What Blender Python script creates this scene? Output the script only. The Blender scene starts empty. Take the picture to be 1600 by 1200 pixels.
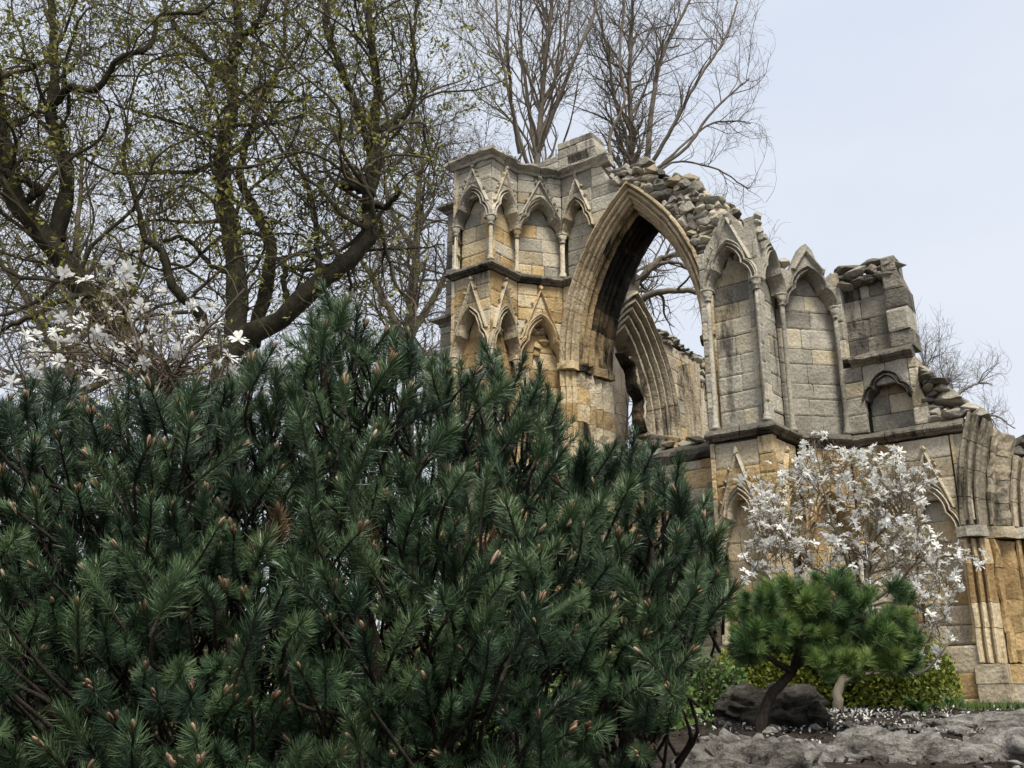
import bpy, bmesh, math, random
import numpy as np
from mathutils import Vector, Matrix, noise

random.seed(11)
rng = np.random.default_rng(11)
scene = bpy.context.scene
COL = scene.collection

# ------------------------------------------------------------------ camera
TILT = math.radians(18.5)
EYE = -0.25
cam_data = bpy.data.cameras.new('camera')
cam_data.lens = 36.0
cam_data.sensor_width = 36.0
cam_data.clip_start = 0.05
cam_data.clip_end = 2000.0
cam = bpy.data.objects.new('camera', cam_data)
cam.location = (0, 0, EYE)
cam.rotation_euler = (math.pi / 2 + TILT, 0, 0)
COL.objects.link(cam)
scene.camera = cam

# ------------------------------------------------------------------ sky, sun, exposure
SUN_EL, SUN_AZ = math.radians(58), math.radians(163)     # azimuth clockwise from +Y: behind the viewer, a little right
world = bpy.data.worlds.new('World')
scene.world = world
world.use_nodes = True
nt = world.node_tree
nt.nodes.clear()
wo = nt.nodes.new('ShaderNodeOutputWorld')
bg = nt.nodes.new('ShaderNodeBackground')
sky = nt.nodes.new('ShaderNodeTexSky')
sky.sky_type = 'NISHITA'
sky.sun_disc = False
sky.sun_elevation = SUN_EL
sky.sun_rotation = SUN_AZ
sky.dust_density = 3.0
tc = nt.nodes.new('ShaderNodeTexCoord')
mp = nt.nodes.new('ShaderNodeMapping')
mp.inputs['Scale'].default_value = (1.0, 1.0, 2.6)
cn = nt.nodes.new('ShaderNodeTexNoise')
cn.inputs['Scale'].default_value = 1.7
cn.inputs['Detail'].default_value = 5.0
cr = nt.nodes.new('ShaderNodeValToRGB')
cr.color_ramp.elements[0].position = 0.32
cr.color_ramp.elements[0].color = (5.75, 6.3, 7.35, 1)
cr.color_ramp.elements[1].position = 0.68
cr.color_ramp.elements[1].color = (6.85, 7.2, 7.8, 1)
mx = nt.nodes.new('ShaderNodeMixRGB')
mx.inputs[0].default_value = 0.9
nt.links.new(tc.outputs['Generated'], mp.inputs[0])
nt.links.new(mp.outputs[0], cn.inputs['Vector'])
nt.links.new(cn.outputs[0], cr.inputs[0])
nt.links.new(sky.outputs[0], mx.inputs[1])
nt.links.new(cr.outputs[0], mx.inputs[2])
nt.links.new(mx.outputs[0], bg.inputs[0])
bg.inputs[1].default_value = 0.1
nt.links.new(bg.outputs[0], wo.inputs[0])

sun_data = bpy.data.lights.new('sun', 'SUN')
sun_data.energy = 3.7
sun_data.angle = math.radians(19)
sun_data.color = (1.0, 0.96, 0.88)
sun = bpy.data.objects.new('sun', sun_data)
sd = Vector((math.sin(SUN_AZ) * math.cos(SUN_EL), math.cos(SUN_AZ) * math.cos(SUN_EL), math.sin(SUN_EL)))
sun.rotation_euler = sd.to_track_quat('Z', 'Y').to_euler()
COL.objects.link(sun)

scene.view_settings.view_transform = 'Standard'
scene.view_settings.look = 'None'
scene.view_settings.exposure = 0.38
scene.view_settings.gamma = 1.0
scene.view_settings.use_curve_mapping = False
scene.render.engine = 'CYCLES'
scene.cycles.max_bounces = 6
scene.cycles.transparent_max_bounces = 6
scene.cycles.use_denoising = True

# ------------------------------------------------------------------ placing helpers
CT, ST = math.cos(TILT), math.sin(TILT)
def at(x, y, Y):
    """the point at distance Y in front of the viewer that the photo shows at (x, y)"""
    a, b = (x - 800) / 1600.0, (600 - y) / 1600.0
    k = Y / (CT - b * ST)
    return Vector((a * k, Y, EYE + (ST + b * CT) * k))
def pixel(p):
    f = p[1] * CT + (p[2] - EYE) * ST
    up = -p[1] * ST + (p[2] - EYE) * CT
    return 800 + 1600 * p[0] / f, 600 - 1600 * up / f

# the ruin's own axes: u runs along the west front (towards the viewer's right), w runs into the building
RU0 = Vector((3.2085, 16.0, 0.0))
EU = Vector((0.806, -0.592, 0.0)).normalized()
EW = Vector((0.592, 0.806, 0.0)).normalized()
def R3(u, w, z):
    return RU0 + EU * u + EW * w + Vector((0, 0, z))
class Facet:
    """a flat stretch of wall from plan point a to plan point b; s runs along it, d comes out of it"""
    def __init__(self, a, b):
        A, B = R3(a[0], a[1], 0), R3(b[0], b[1], 0)
        self.A = A
        self.e = (B - A).normalized()
        self.len = (B - A).length
        self.n = Vector((self.e.y, -self.e.x, 0))
    def __call__(self, s, d, z):
        return self.A + self.e * s + self.n * d + Vector((0, 0, z))

def ground_z(x, y):
    def ss(a, b, t):
        t = max(0.0, min(1.0, (t - a) / (b - a)))
        return t * t * (3 - 2 * t)
    z = -1.85 + 1.38 * ss(2.2, 5.2, y) + 0.20 * ss(5.0, 8.0, y) + 0.17 * ss(7.5, 10.5, y) + 0.10 * ss(10, 15, y)
    z += 0.05 * noise.noise(Vector((x * .6, y * .6, 0))) * ss(3, 6, y)
    return z

# ------------------------------------------------------------------ object helpers
def tag(o, label=None, category=None, group=None, kind=None):
    if label: o['label'] = label
    if category: o['category'] = category
    if group: o['group'] = group
    if kind: o['kind'] = kind
    return o
def thing(name, loc, label, category, group=None):
    o = bpy.data.objects.new(name, None)
    o.empty_display_size = 0.2
    o.location = loc
    COL.objects.link(o)
    return tag(o, label, category, group)
def put(name, me, mat=None, parent=None, matrix=None):
    o = bpy.data.objects.new(name, me)
    if mat is not None and not me.materials:
        me.materials.append(mat)
    COL.objects.link(o)
    if matrix is not None:
        o.matrix_basis = matrix
    if parent is not None:
        o.parent = parent
        if parent.type == 'EMPTY':
            o.matrix_parent_inverse = Matrix.Translation(-parent.location)
    return o
def mesh(verts, faces, smooth=False):
    me = bpy.data.meshes.new('m')
    me.from_pydata([tuple(v) for v in verts], [], faces)
    if smooth:
        me.polygons.foreach_set('use_smooth', [True] * len(me.polygons))
    me.update()
    return me
def fast_mesh(V, F, smooth=False, mat_index=None):
    """V (n,3), F (m,k) arrays, all faces with k corners"""
    V = np.asarray(V, dtype=np.float32).reshape(-1, 3)
    F = np.asarray(F, dtype=np.int32)
    m, k = F.shape
    me = bpy.data.meshes.new('m')
    me.vertices.add(len(V)); me.vertices.foreach_set('co', V.ravel())
    me.loops.add(m * k); me.loops.foreach_set('vertex_index', F.ravel())
    me.polygons.add(m)
    me.polygons.foreach_set('loop_start', np.arange(0, m * k, k, dtype=np.int32))
    me.polygons.foreach_set('loop_total', np.full(m, k, dtype=np.int32))
    if smooth: me.polygons.foreach_set('use_smooth', np.ones(m, dtype=bool))
    if mat_index is not None: me.polygons.foreach_set('material_index', np.asarray(mat_index, dtype=np.int32))
    me.update(calc_edges=True)
    return me

# ------------------------------------------------------------------ materials
def new_mat(name):
    m = bpy.data.materials.new(name)
    m.use_nodes = True
    t = m.node_tree
    return m, t, t.nodes['Principled BSDF']
def N(t, kind, **kw):
    n = t.nodes.new(kind)
    for k, v in kw.items():
        if k in n.inputs: n.inputs[k].default_value = v
        else: setattr(n, k, v)
    return n
def ramp(t, src, stops):
    r = t.nodes.new('ShaderNodeValToRGB')
    el = r.color_ramp.elements
    while len(el) < len(stops): el.new(0.5)
    for e, (p, c) in zip(el, stops):
        e.position = p
        e.color = (*c, 1) if len(c) == 3 else c
    t.links.new(src, r.inputs[0])
    return r
def mix(t, fac, a, b, blend='MIX'):
    m = t.nodes.new('ShaderNodeMixRGB')
    m.blend_type = blend
    for i, v in ((0, fac), (1, a), (2, b)):
        if isinstance(v, bpy.types.NodeSocket): t.links.new(v, m.inputs[i])
        elif i == 0: m.inputs[0].default_value = v
        else: m.inputs[i].default_value = (*v, 1)
    return m.outputs[0]
def G(v): return (v, v, v)

def stone_mat(name, cols, dirt, dirt_cut, bump=0.55, crust=(0.022, 0.02, 0.018), moss=0.0, spread=0.5):
    m, t, b = new_mat(name)
    g = N(t, 'ShaderNodeNewGeometry')
    pos = g.outputs['Position']
    oi = N(t, 'ShaderNodeObjectInfo')
    n1 = N(t, 'ShaderNodeTexNoise', Scale=1.3, Detail=5.0, Roughness=0.62); t.links.new(pos, n1.inputs['Vector'])
    # each stone its own tone
    a = N(t, 'ShaderNodeMath', operation='MULTIPLY_ADD'); t.links.new(oi.outputs['Random'], a.inputs[0])
    a.inputs[1].default_value = spread; a.inputs[2].default_value = -spread / 2
    s = N(t, 'ShaderNodeMath', operation='ADD'); t.links.new(n1.outputs[0], s.inputs[0]); t.links.new(a.outputs[0], s.inputs[1])
    c = ramp(t, s.outputs[0], [(0.22, cols[0]), (0.48, cols[1]), (0.78, cols[2])]).outputs[0]
    n2 = N(t, 'ShaderNodeTexNoise', Scale=26.0, Detail=4.0, Roughness=0.7); t.links.new(pos, n2.inputs['Vector'])
    r2 = ramp(t, n2.outputs[0], [(0.28, G(0.5)), (0.5, G(0.95)), (0.75, G(1.25))])
    c = mix(t, 0.8, c, r2.outputs[0], 'MULTIPLY')
    # rain streaks and sooty crust: long in z
    mpn = N(t, 'ShaderNodeMapping'); mpn.inputs['Scale'].default_value = (2.4, 2.4, 0.55); t.links.new(pos, mpn.inputs[0])
    n3 = N(t, 'ShaderNodeTexNoise', Scale=1.0, Detail=5.0, Roughness=0.68); t.links.new(mpn.outputs[0], n3.inputs['Vector'])
    r3 = ramp(t, n3.outputs[0], [(dirt_cut, G(0.0)), (dirt_cut + 0.12, G(dirt))])
    c = mix(t, r3.outputs[0], c, crust)
    # speckles of lichen and small black spots
    v = N(t, 'ShaderNodeTexNoise', Scale=75.0, Detail=1.0); t.links.new(pos, v.inputs['Vector'])
    r4 = ramp(t, v.outputs[0], [(0.62, G(0.0)), (0.74, G(0.6))])
    c = mix(t, r4.outputs[0], c, (0.07, 0.065, 0.055))
    # weathered upper faces
    sx = N(t, 'ShaderNodeSeparateXYZ'); t.links.new(g.outputs['Normal'], sx.inputs[0])
    r5 = ramp(t, sx.outputs[2], [(0.45, G(0.0)), (0.8, G(0.75))])
    c = mix(t, r5.outputs[0], c, (0.105, 0.1, 0.075) if not moss else (0.09, 0.095, 0.05))
    t.links.new(c, b.inputs['Base Color'])
    b.inputs['Roughness'].default_value = 0.95
    b.inputs['Specular IOR Level'].default_value = 0.15
    vo = N(t, 'ShaderNodeTexVoronoi', Scale=16.0); t.links.new(pos, vo.inputs['Vector'])
    n4 = N(t, 'ShaderNodeTexNoise', Scale=9.0, Detail=6.0, Roughness=0.72); t.links.new(pos, n4.inputs['Vector'])
    hm = mix(t, 0.25, n4.outputs[0], vo.outputs[0])
    bp = N(t, 'ShaderNodeBump', Strength=bump, Distance=0.07); t.links.new(hm, bp.inputs['Height'])
    t.links.new(bp.outputs[0], b.inputs['Normal'])
    return m
M = {}
M['warm'] = stone_mat('stone_warm', [(0.31, 0.205, 0.095), (0.53, 0.375, 0.18), (0.66, 0.54, 0.35)], 0.8, 0.60)
M['pale'] = stone_mat('stone_pale', [(0.30, 0.24, 0.155), (0.50, 0.42, 0.29), (0.62, 0.55, 0.42)], 0.8, 0.58)
M['grey'] = stone_mat('stone_grey', [(0.21, 0.19, 0.155), (0.38, 0.345, 0.275), (0.54, 0.49, 0.39)], 0.75, 0.58, spread=.4)
M['arch'] = stone_mat('stone_arch', [(0.28, 0.215, 0.13), (0.47, 0.37, 0.23), (0.62, 0.52, 0.36)], 0.85, 0.585, spread=.14)
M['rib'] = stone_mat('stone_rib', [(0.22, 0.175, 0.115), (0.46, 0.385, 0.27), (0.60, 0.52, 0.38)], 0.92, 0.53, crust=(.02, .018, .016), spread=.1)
M['dark'] = stone_mat('stone_dark', [(0.10, 0.09, 0.075), (0.19, 0.17, 0.135), (0.29, 0.255, 0.20)], 0.9, 0.52, bump=0.8)
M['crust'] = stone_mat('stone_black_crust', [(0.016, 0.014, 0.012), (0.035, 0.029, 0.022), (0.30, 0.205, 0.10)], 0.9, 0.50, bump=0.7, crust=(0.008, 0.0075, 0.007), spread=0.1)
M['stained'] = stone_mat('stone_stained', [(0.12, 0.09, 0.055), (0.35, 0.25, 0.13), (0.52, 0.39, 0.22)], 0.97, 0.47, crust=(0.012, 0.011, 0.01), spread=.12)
M['mortar'] = stone_mat('mortar_core', [(0.10, 0.085, 0.065), (0.16, 0.14, 0.105), (0.22, 0.19, 0.145)], 0.5, 0.6, bump=0.8, spread=0.0)

def bark_mat(name, c0, c1, c2, scale=6.0, bump=0.5):
    m, t, b = new_mat(name)
    g = N(t, 'ShaderNodeNewGeometry')
    mpn = N(t, 'ShaderNodeMapping'); mpn.inputs['Scale'].default_value = (1.0, 1.0, 0.4); t.links.new(g.outputs['Position'], mpn.inputs[0])
    n1 = N(t, 'ShaderNodeTexNoise', Scale=scale, Detail=8.0, Roughness=0.68); t.links.new(mpn.outputs[0], n1.inputs['Vector'])
    r = ramp(t, n1.outputs[0], [(0.3, c0), (0.52, c1), (0.74, c2)])
    t.links.new(r.outputs[0], b.inputs['Base Color'])
    b.inputs['Roughness'].default_value = 0.9
    b.inputs['Specular IOR Level'].default_value = 0.15
    n2 = N(t, 'ShaderNodeTexNoise', Scale=scale * 3.5, Detail=7.0, Roughness=0.7); t.links.new(mpn.outputs[0], n2.inputs['Vector'])
    bp = N(t, 'ShaderNodeBump', Strength=bump, Distance=0.05); t.links.new(n2.outputs[0], bp.inputs['Height'])
    t.links.new(bp.outputs[0], b.inputs['Normal'])
    return m
M['bark'] = bark_mat('bark_mossy', (0.02, 0.018, 0.012), (0.058, 0.051, 0.034), (0.11, 0.105, 0.052), 5.0, 1.0)
M['twig'] = bark_mat('twig_bark', (0.05, 0.042, 0.028), (0.10, 0.085, 0.055), (0.16, 0.14, 0.085), 5.0, 0.2)
M['far_bark'] = bark_mat('far_tree_bark', (0.09, 0.072, 0.055), (0.16, 0.133, 0.10), (0.22, 0.19, 0.15), 3.0, 0.4)
M['pine_bark'] = bark_mat('pine_bark', (0.03, 0.024, 0.018), (0.075, 0.06, 0.046), (0.15, 0.12, 0.095), 22.0, 1.0)
M['pale_bark'] = bark_mat('magnolia_bark', (0.10, 0.085, 0.06), (0.19, 0.16, 0.115), (0.27, 0.235, 0.175), 10.0, 0.4)
M['magnolia_twig'] = bark_mat('magnolia_twig', (0.08, 0.06, 0.045), (0.13, 0.10, 0.075), (0.19, 0.15, 0.11), 10.0, 0.2)

def leaf_mat(name, stops, rough=0.5, spec=0.4, trans=0.0, scale=2.2, obj=0.45):
    m, t, b = new_mat(name)
    g = N(t, 'ShaderNodeNewGeometry')
    oi = N(t, 'ShaderNodeObjectInfo')
    n1 = N(t, 'ShaderNodeTexNoise', Scale=scale, Detail=4.0); t.links.new(g.outputs['Position'], n1.inputs['Vector'])
    a = N(t, 'ShaderNodeMath', operation='MULTIPLY_ADD'); t.links.new(g.outputs['Random Per Island'], a.inputs[0])
    a.inputs[1].default_value = 0.5; a.inputs[2].default_value = -0.25
    s = N(t, 'ShaderNodeMath', operation='ADD'); t.links.new(n1.outputs[0], s.inputs[0]); t.links.new(a.outputs[0], s.inputs[1])
    a2 = N(t, 'ShaderNodeMath', operation='MULTIPLY_ADD'); t.links.new(oi.outputs['Random'], a2.inputs[0])
    a2.inputs[1].default_value = obj; a2.inputs[2].default_value = -obj / 2
    s2 = N(t, 'ShaderNodeMath', operation='ADD'); t.links.new(s.outputs[0], s2.inputs[0]); t.links.new(a2.outputs[0], s2.inputs[1])
    r = ramp(t, s2.outputs[0], stops)
    t.links.new(r.outputs[0], b.inputs['Base Color'])
    b.inputs['Roughness'].default_value = rough
    b.inputs['Specular IOR Level'].default_value = spec
    if trans:
        tr = N(t, 'ShaderNodeBsdfTranslucent'); t.links.new(r.outputs[0], tr.inputs[0])
        ms = N(t, 'ShaderNodeMixShader'); ms.inputs[0].default_value = trans
        t.links.new(b.outputs[0], ms.inputs[1]); t.links.new(tr.outputs[0], ms.inputs[2])
        t.links.new(ms.outputs[0], t.nodes['Material Output'].inputs[0])
    return m
M['needle'] = leaf_mat('pine_needles', [(0.08, (0.018, 0.036, 0.018)), (0.42, (0.042, 0.082, 0.037)), (0.85, (0.12, 0.18, 0.08))], 0.4, 0.45, obj=.7)
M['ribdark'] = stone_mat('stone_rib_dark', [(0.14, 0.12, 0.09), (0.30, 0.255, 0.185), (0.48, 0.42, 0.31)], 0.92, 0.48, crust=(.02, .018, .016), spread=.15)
M['dead_needle'] = leaf_mat('dead_needles', [(0.2, (0.10, 0.055, 0.03)), (0.5, (0.18, 0.11, 0.06)), (0.8, (0.26, 0.18, 0.10))], 0.6, 0.2)
M['needle_small'] = leaf_mat('small_pine_needles', [(0.15, (0.035, 0.075, 0.026)), (0.45, (0.085, 0.16, 0.045)), (0.85, (0.21, 0.29, 0.07))], 0.5, 0.4, obj=.6)
M['bud'] = leaf_mat('pine_bud', [(0.2, (0.22, 0.125, 0.08)), (0.5, (0.36, 0.225, 0.15)), (0.8, (0.50, 0.35, 0.25))], 0.7, 0.2)
M['young_leaf'] = leaf_mat('opening_leaves', [(0.2, (0.13, 0.14, 0.025)), (0.5, (0.26, 0.26, 0.05)), (0.8, (0.40, 0.35, 0.11))], 0.6, 0.3, 0.35)
M['petal'] = leaf_mat('white_petals', [(0.2, (0.84, 0.82, 0.75)), (0.5, (0.89, 0.88, 0.83)), (0.8, (0.91, 0.905, 0.88))], 0.5, 0.3, 0.4, obj=0.2)
M['hedge'] = leaf_mat('hedge_leaves', [(0.2, (0.10, 0.13, 0.016)), (0.5, (0.24, 0.27, 0.036)), (0.8, (0.40, 0.41, 0.075))], 0.5, 0.3, 0.2, scale=3.0)
M['dry_leaf'] = leaf_mat('dry_undergrowth', [(0.2, (0.10, 0.09, 0.04)), (0.5, (0.20, 0.17, 0.08)), (0.8, (0.30, 0.26, 0.13))], 0.6, 0.2, 0.2, scale=2.0)
M['leaf'] = leaf_mat('shrub_leaves', [(0.2, (0.04, 0.08, 0.02)), (0.5, (0.085, 0.15, 0.035)), (0.8, (0.17, 0.23, 0.06))], 0.5, 0.35, 0.2, scale=3.0)
M['grass'] = leaf_mat('grass_blades', [(0.2, (0.045, 0.085, 0.02)), (0.5, (0.08, 0.14, 0.03)), (0.8, (0.14, 0.2, 0.055))], 0.6, 0.3, 0.2)

def rock_mat(name, cols, bump=0.9, scale=3.0, cracks=0.65):
    m, t, b = new_mat(name)
    g = N(t, 'ShaderNodeNewGeometry'); pos = g.outputs['Position']
    mpn = N(t, 'ShaderNodeMapping'); mpn.inputs['Scale'].default_value = (1, 1, 1.7); mpn.inputs['Rotation'].default_value = (0.3, 0.25, 0); t.links.new(pos, mpn.inputs[0])
    n1 = N(t, 'ShaderNodeTexNoise', Scale=scale, Detail=9.0, Roughness=0.75); t.links.new(mpn.outputs[0], n1.inputs['Vector'])
    r = ramp(t, n1.outputs[0], [(0.32, cols[0]), (0.5, cols[1]), (0.68, cols[2])])
    n2 = N(t, 'ShaderNodeTexNoise', Scale=70.0, Detail=4.0, Roughness=0.7); t.links.new(pos, n2.inputs['Vector'])
    r2 = ramp(t, n2.outputs[0], [(0.3, G(0.45)), (0.7, G(1.25))])
    c = mix(t, 0.9, r.outputs[0], r2.outputs[0], 'MULTIPLY')
    wv = mix(t, 0.24, mpn.outputs[0], n1.outputs[1])
    vo = N(t, 'ShaderNodeTexVoronoi', Scale=scale * 1.7, feature='DISTANCE_TO_EDGE'); t.links.new(wv, vo.inputs['Vector'])
    r6 = ramp(t, vo.outputs[0], [(0.0, G(cracks)), (0.035, G(0.0))])
    c = mix(t, r6.outputs[0], c, (0.022, 0.019, 0.015))
    n5 = N(t, 'ShaderNodeTexNoise', Scale=2.6, Detail=7.0, Roughness=0.7); t.links.new(pos, n5.inputs['Vector'])
    r5 = ramp(t, n5.outputs[0], [(0.60, G(0.0)), (0.72, G(0.5))])
    c = mix(t, r5.outputs[0], c, (0.065, 0.06, 0.032))
    t.links.new(c, b.inputs['Base Color'])
    b.inputs['Roughness'].default_value = 0.95
    b.inputs['Specular IOR Level'].default_value = 0.15
    n4 = N(t, 'ShaderNodeTexNoise', Scale=scale * 3.2, Detail=9.0, Roughness=0.78); t.links.new(mpn.outputs[0], n4.inputs['Vector'])
    r7 = ramp(t, vo.outputs[0], [(0.0, G(0.0)), (0.10, G(1.0))])
    hh = mix(t, 0.22, n4.outputs[0], r7.outputs[0])
    bp = N(t, 'ShaderNodeBump', Strength=bump, Distance=0.12); t.links.new(hh, bp.inputs['Height'])
    t.links.new(bp.outputs[0], b.inputs['Normal'])
    return m
M['rock'] = rock_mat('rock_pale', [(0.12, 0.108, 0.09), (0.47, 0.43, 0.375), (0.72, 0.68, 0.62)], 1.0, 3.4)
M['rock_dark'] = rock_mat('rock_dark', [(0.035, 0.031, 0.025), (0.10, 0.09, 0.072), (0.24, 0.22, 0.18)], 1.0)
M['soil'] = rock_mat('soil', [(0.035, 0.026, 0.018), (0.075, 0.057, 0.042), (0.13, 0.105, 0.08)], 0.8, 6.0, 0.0)

# ================================================================== the setting: ground
def build_ground():
    xs = np.concatenate([np.linspace(-160, -9, 14), np.linspace(-8, 9, 86), np.linspace(10, 160, 14)])
    ys = np.concatenate([np.linspace(-60, -2, 8), np.linspace(-1, 18, 96), np.linspace(19, 260, 16)])
    V = [(x, y, ground_z(x, y)) for y in ys for x in xs]
    nx = len(xs)
    F = [(j * nx + i, j * nx + i + 1, (j + 1) * nx + i + 1, (j + 1) * nx + i) for j in range(len(ys) - 1) for i in range(nx - 1)]
    o = put('ground', mesh(V, F, True), M['soil'])
    tag(o, kind='structure')
build_ground()

# ================================================================== masonry builders
def jit(a): return random.uniform(-a, a)
def nz(p, f=1.0, seed=0.0):
    return noise.noise(Vector((p[0] * f + seed, p[1] * f - seed, p[2] * f + seed * .37)))
def roughen(vs, amp, f=5.0):
    out = []
    for v in vs:
        q = Vector((v[0] * f, v[1] * f, v[2] * f))
        out.append(Vector(v) + amp * Vector((noise.noise(q), noise.noise(q + Vector((7.3, 1.1, 3.7))), noise.noise(q + Vector((2.9, 8.8, 5.1))))))
    return out

def block(P, b0, b1, t0, t1, z0, z1, d, parent, mat, name='stone', gap=0.004, worn=0.012, depth=0.10):
    """one squared stone: front as a 4 x 4 grid with worn arrises, sides running back into the wall"""
    nx = nzr = 4
    d = d + jit(0.006)
    seed = random.uniform(0, 50)
    V = []
    for j in range(nzr):
        fz = (0.0, 0.10, 0.90, 1.0)[j]
        a, b = b0 + (t0 - b0) * fz + gap, b1 + (t1 - b1) * fz - gap
        z = z0 + gap + (z1 - z0 - 2 * gap) * fz
        for i in range(nx):
            fx = (0.0, 0.08, 0.92, 1.0)[i]
            s = a + (b - a) * fx
            edge = (i in (0, 3)) + (j in (0, 3))
            dd = d - (0, 0.008, 0.018)[edge] + worn * noise.noise(Vector((s * 4 + seed, z * 4, seed)))
            V.append(P(s + jit(0.004), dd, z + jit(0.004)))
    F = [(j * nx + i, j * nx + i + 1, (j + 1) * nx + i + 1, (j + 1) * nx + i) for j in range(3) for i in range(3)]
    ring = [0, 1, 2, 3, 7, 11, 15, 14, 13, 12, 8, 4]
    base = len(V)
    for k in ring:
        V.append(V[k] - P.n * (depth))
    m = len(ring)
    for k in range(m):
        F.append((ring[(k + 1) % m], ring[k], base + k, base + (k + 1) % m))
    return put(name, mesh(V, F), mat, parent)

def ashlar(P, region, z0, z1, d, parent, pick, ch=(0.27, 0.36), bw=(0.34, 0.72), name='stone', depth=0.10, worn=0.012):
    z = z0
    while z < z1 - 0.03:
        h = random.uniform(*ch)
        if z1 - (z + h) < 0.16: h = z1 - z
        e = 0.01
        mid, bot, top = region(z + h / 2), region(z + e), region(z + h - e)
        for k, (a, b) in enumerate(mid):
            ab = bot[k] if len(bot) == len(mid) else (a, b)
            tb = top[k] if len(top) == len(mid) else (a, b)
            L = b - a
            if L < 0.05: continue
            n = max(1, round(L / random.uniform(*bw)))
            cuts = [0.0] + sorted(min(0.97, max(0.03, (i + random.uniform(-.28, .28)) / n)) for i in range(1, n)) + [1.0]
            for c0, c1 in zip(cuts[:-1], cuts[1:]):
                block(P, ab[0] + (ab[1] - ab[0]) * c0, ab[0] + (ab[1] - ab[0]) * c1,
                      tb[0] + (tb[1] - tb[0]) * c0, tb[0] + (tb[1] - tb[0]) * c1,
                      z, z + h, d, parent, M[pick(a + L * (c0 + c1) / 2, z + h / 2)], name, depth=depth, worn=worn)
        z += h
def rect(a, b): return lambda z: [(a, b)]

def sweep(P, path, prof, parent, mat, name, rough=0.006, closed_ends=True, smooth=False):
    """a moulding: profile points (across, out) carried along path points (s, z)"""
    n = len(path)
    rings = []
    for i, (s, z) in enumerate(path):
        p0, p1 = path[max(0, i - 1)], path[min(n - 1, i + 1)]
        a = Vector((s - p0[0], z - p0[1])); b = Vector((p1[0] - s, p1[1] - z))
        if a.length < 1e-6: a = b
        if b.length < 1e-6: b = a
        a.normalize(); b.normalize()
        t = (a + b)
        if t.length < 1e-4: t = a
        t.normalize()
        k = 1.0 / max(0.5, a.dot(t))
        nrm = Vector((-t.y, t.x)) * k
        rings.append([P(s + nrm.x * w, d, z + nrm.y * w) for w, d in prof])
    V = [v for r in rings for v in r]
    m = len(prof)
    F = []
    for i in range(n - 1):
        for j in range(m):
            k = (j + 1) % m
            F.append((i * m + j, i * m + k, (i + 1) * m + k, (i + 1) * m + j))
    if closed_ends:
        F.append(tuple(range(m))[::-1]); F.append(tuple((n - 1) * m + j for j in range(m)))
    return put(name, mesh(roughen(V, rough, 7.0), F, smooth), mat, parent)

def roll_profile(w, d0, d1, rolls=2):
    """a band of rolls and hollows: half width w, back d0, front d1"""
    pts = [(-w, d0)]
    n = rolls * 6
    for i in range(n + 1):
        f = i / n
        pts.append((-w + 2 * w * f, d0 + (d1 - d0) * (0.36 + 0.64 * abs(math.sin(f * math.pi * rolls)))))
    pts.append((w, d0))
    return pts

def lathe(center, prof, parent, mat, name, seg=10, lumps=0.0, axis_n=None):
    V, F = [], []
    for r, z in prof:
        for k in range(seg):
            a = 2 * math.pi * k / seg
            rr = r * (1 + lumps * (0.5 * math.sin(a * 4 + z * 30) + noise.noise(Vector((math.cos(a) * 4 + center[0], math.sin(a) * 4, z * 18)))))
            V.append((center[0] + rr * math.cos(a), center[1] + rr * math.sin(a), z))
    for i in range(len(prof) - 1):
        for k in range(seg):
            l = (k + 1) % seg
            F.append((i * seg + k, i * seg + l, (i + 1) * seg + l, (i + 1) * seg + k))
    F.append(tuple(range(seg))[::-1]); F.append(tuple((len(prof) - 1) * seg + k for k in range(seg)))
    return put(name, mesh(V, F, True), mat, parent)

def shaft(P, s, d, z0, z1, r, parent, mat, broken=None):
    c = P(s, d, 0)
    prof = [(r * 1.9, z0), (r * 1.9, z0 + .05), (r * 1.45, z0 + .07), (r * 1.6, z0 + .10), (r * 1.05, z0 + .14)]
    k = max(2, int((z1 - z0) / 0.35))
    for i in range(1, k):
        zz = z0 + .14 + (z1 - z0 - .14) * i / k
        prof += [(r * (1 + jit(.05)), zz - .004), (r * (1 + jit(.05)), zz + .004)]
    prof.append((r, z1))
    lathe(c, prof, parent, mat, 'shaft', 8)
def capital(P, s, d, z, r, parent, mat, h=0.17):
    c = P(s, d, 0)
    lathe(c, [(r * 1.25, z - h - .02), (r * 1.3, z - h), (r * 1.1, z - h + .01), (r * 1.35, z - h * .7), (r * 1.9, z - h * .42), (r * 1.55, z - h * .36),
              (r * 2.2, z - h * .16), (r * 1.9, z - h * .1), (r * 2.35, z - .01), (r * 2.3, z + .025)], parent, mat, 'capital', 16, 0.16)

def trefoil(h, r):
    """right half of a pointed cusped head, from the springing (h, 0) to the point (0, r)"""
    half = [(1.0, 0.0), (0.985, 0.12), (0.93, 0.24), (0.83, 0.35), (0.70, 0.43), (0.60, 0.47), (0.585, 0.53), (0.565, 0.62), (0.50, 0.72), (0.38, 0.83), (0.20, 0.93), (0.0, 1.0)]
    R = [(x * h, y * r) for x, y in half]
    return R
def arch_path(sc, h, z, r):
    R = trefoil(h, r)
    return [(sc - x, z + y) for x, y in R] + [(sc + x, z + y) for x, y in R[-2::-1]]

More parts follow.
